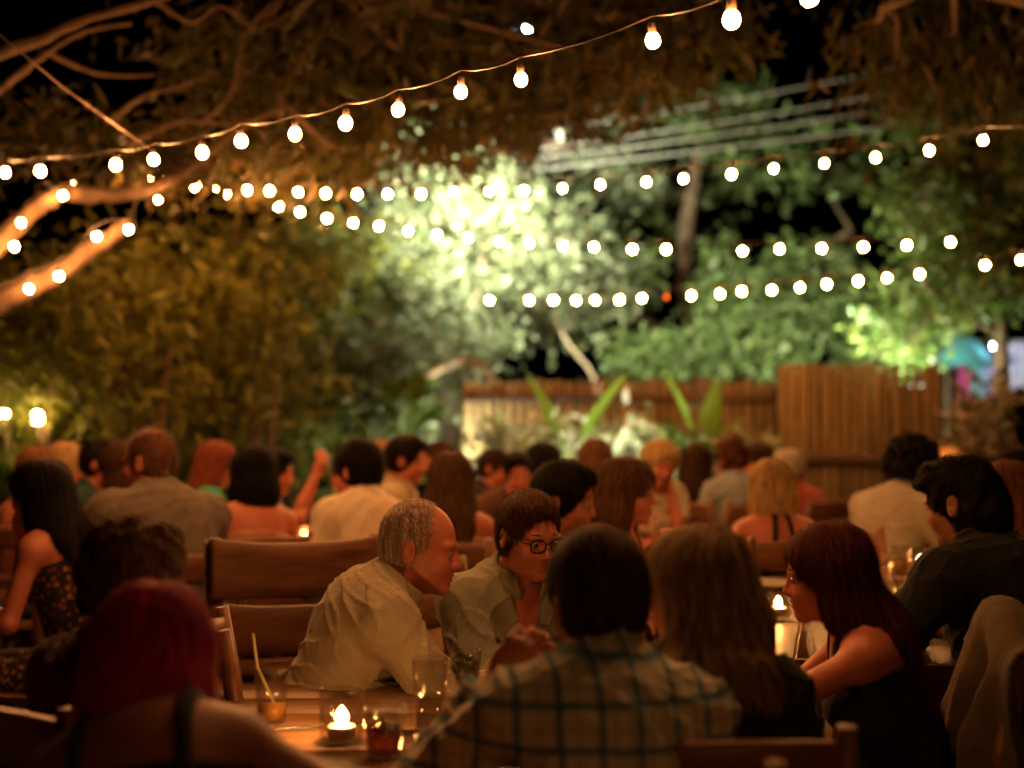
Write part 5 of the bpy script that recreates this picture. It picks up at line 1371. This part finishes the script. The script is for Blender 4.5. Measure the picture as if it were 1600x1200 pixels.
person('man in a black shirt facing right, left of the smiling man', 770, 705, 8.2, 100, 10, 0, hair='short', hair_mat=DBROWN, skn='pink', top_kind='tee', sleeve='short', top_mat=C_('black_shirt', (0.012, 0.012, 0.012)), res=0.011, seed=29)
person('smiling dark haired man facing the camera behind the small candle', 806, 706, 7.6, 172, 18, 0, skn='pink', head=(0, 14, 8), hair='short', hair_mat=BLACK, top_kind='tee', sleeve='short', top_mat=C_('brown_tee', (0.10, 0.05, 0.03)), res=0.009, face=True, seed=30)
person('woman with dark hair and a tan top turned right, above the glasses man', 852, 692, 7.9, 70, 8, 0, female=True, skn='pink', hair='mid', hair_mat=BLACK, top_kind='tee', sleeve='short', top_mat=C_('tan_top', (0.55, 0.36, 0.2)), res=0.010, seed=31)
person('woman with straight brown hair, back turned, before the long low fence', 930, 684, 7.6, 5, 6, 0, female=True, skn='pink', hair='long', hair_mat=BROWN, hair_len=0.1, top_kind='tank', strap='thin', top_mat=C_('peach_top', (0.55, 0.28, 0.18)), res=0.010, seed=32)
person('blonde woman in a floral blouse leaning with her head on her hand', 1040, 690, 7.2, 150, 18, 6, female=True, skn='pink', head=(10, 14, -14), arms=('cheek', 'table'), hair='mid', hair_mat=BLOND, top_kind='tee', sleeve='short', top_mat=floral('floral_blouse', (0.66, 0.58, 0.44), [(0.62, 0.15, 0.12), (0.66, 0.58, 0.44), (0.20, 0.26, 0.14), (0.66, 0.58, 0.44), (0.45, 0.10, 0.10)], 22), res=0.009, seed=33)
person('woman with long dark hair right of the floral blouse', 1090, 692, 7.9, 30, 8, 0, female=True, skn='pink', hair='long', hair_mat=DBROWN, hair_len=0.1, top_kind='tank', strap='thin', top_mat=C_('rust_top', (0.30, 0.10, 0.05)), res=0.010, seed=34)
person('woman with auburn hair in a grey blue tee, back turned, by the menus', 1143, 682, 7.8, -22, 8, 0, female=True, skn='pink', hair='short', hairpuff=0.012, hair_mat=AUBURN, top_kind='tee', sleeve='short', top_mat=C_('grey_blue_tee', (0.28, 0.32, 0.34)), res=0.010, seed=35)
person('man with dark hair turned left beside the grey blue tee', 1187, 692, 8.4, -85, 8, 0, skn='pink', hair='short', hair_mat=DBROWN, top_kind='tee', sleeve='short', top_mat=C_('maroon_tee', (0.10, 0.02, 0.02)), res=0.011, seed=36)
person('person in a red top partly hidden behind the blonde bob', 1232, 702, 8.0, -40, 10, 0, skn='pink', hair='short', hair_mat=GREY, top_kind='tee', sleeve='short', top_mat=C_('red_tee', (0.40, 0.08, 0.06)), res=0.011, seed=37)
person('blond person between the curly hair and the man in black', 1484, 700, 8.0, -20, 8, 0, hair='short', hair_mat=BLOND, top_kind='tee', sleeve='short', top_mat=C_('rust_top', (0.30, 0.10, 0.05)), res=0.011, seed=38)
person('dark haired person at the far right behind the auburn woman', 1588, 700, 7.6, -70, 8, 0, skn='brown', hair='mop', hair_mat=BLACK, top_kind='tee', sleeve='short', top_mat=C_('black_shirt', (0.012, 0.012, 0.012)), res=0.011, seed=39)

# ------------------------------------------------------------------ a chair under everyone whose chair could be seen
WHO = {}
for (body, loc, yaw, d, px, lab, s) in PEOPLE:
    off = rz(-R(yaw)) @ V3(0, 0.07, 0)
    chair(loc[0] + off[0], loc[1] + off[1], yaw, 'wooden chair under the ' + ' '.join(lab.split()[:12]))

# jacket over the chair of the woman with the long dark red hair
jb = [p for p in PEOPLE if p[4] == 1290][0]; JY = jb[2]
off = rz(-R(JY)) @ V3(0, -0.18, 0)
jx, jy = jb[1][0] + off[0], jb[1][1] + off[1]
u, v = np.meshgrid(np.linspace(-1, 1, 41), np.linspace(-1, 1, 61), indexing='ij')
drop = np.maximum(np.abs(v) - 0.10, 0) * 0.62
arch = np.where(np.abs(v) < 0.10, 0.035 * np.sqrt(np.maximum(1 - (v / 0.10) ** 2, 0)), 0)
X = u * (0.25 + 0.16 * drop) + 0.02 * np.sin(9 * v + 3 * u)
Yj = np.sign(v) * (0.045 + 0.10 * drop + 0.045 * np.sin(u * 10 + 2.5 * v) * np.minimum(drop * 6, 1) + 0.02 * np.sin(u * 23 + v * 5) * np.minimum(drop * 4, 1)) * np.minimum(np.abs(v) / 0.10, 1) - 0.02
Zj = 0.925 + arch - drop + 0.03 * np.sin(u * 4 + 1) * (1 - drop) - 0.03 * u * u
m = MB(); m.grid(np.stack([X, Yj, Zj], -1)); jo = m.build('draped_jacket', C_('khaki_jacket', (0.085, 0.058, 0.028)))
solidify(jo, 0.012); jo.location = (jx, jy, 0); jo.rotation_euler = (0, 0, -R(JY))
tag(jo, 'khaki jacket draped over the chair back in the lower right corner', 'jacket')
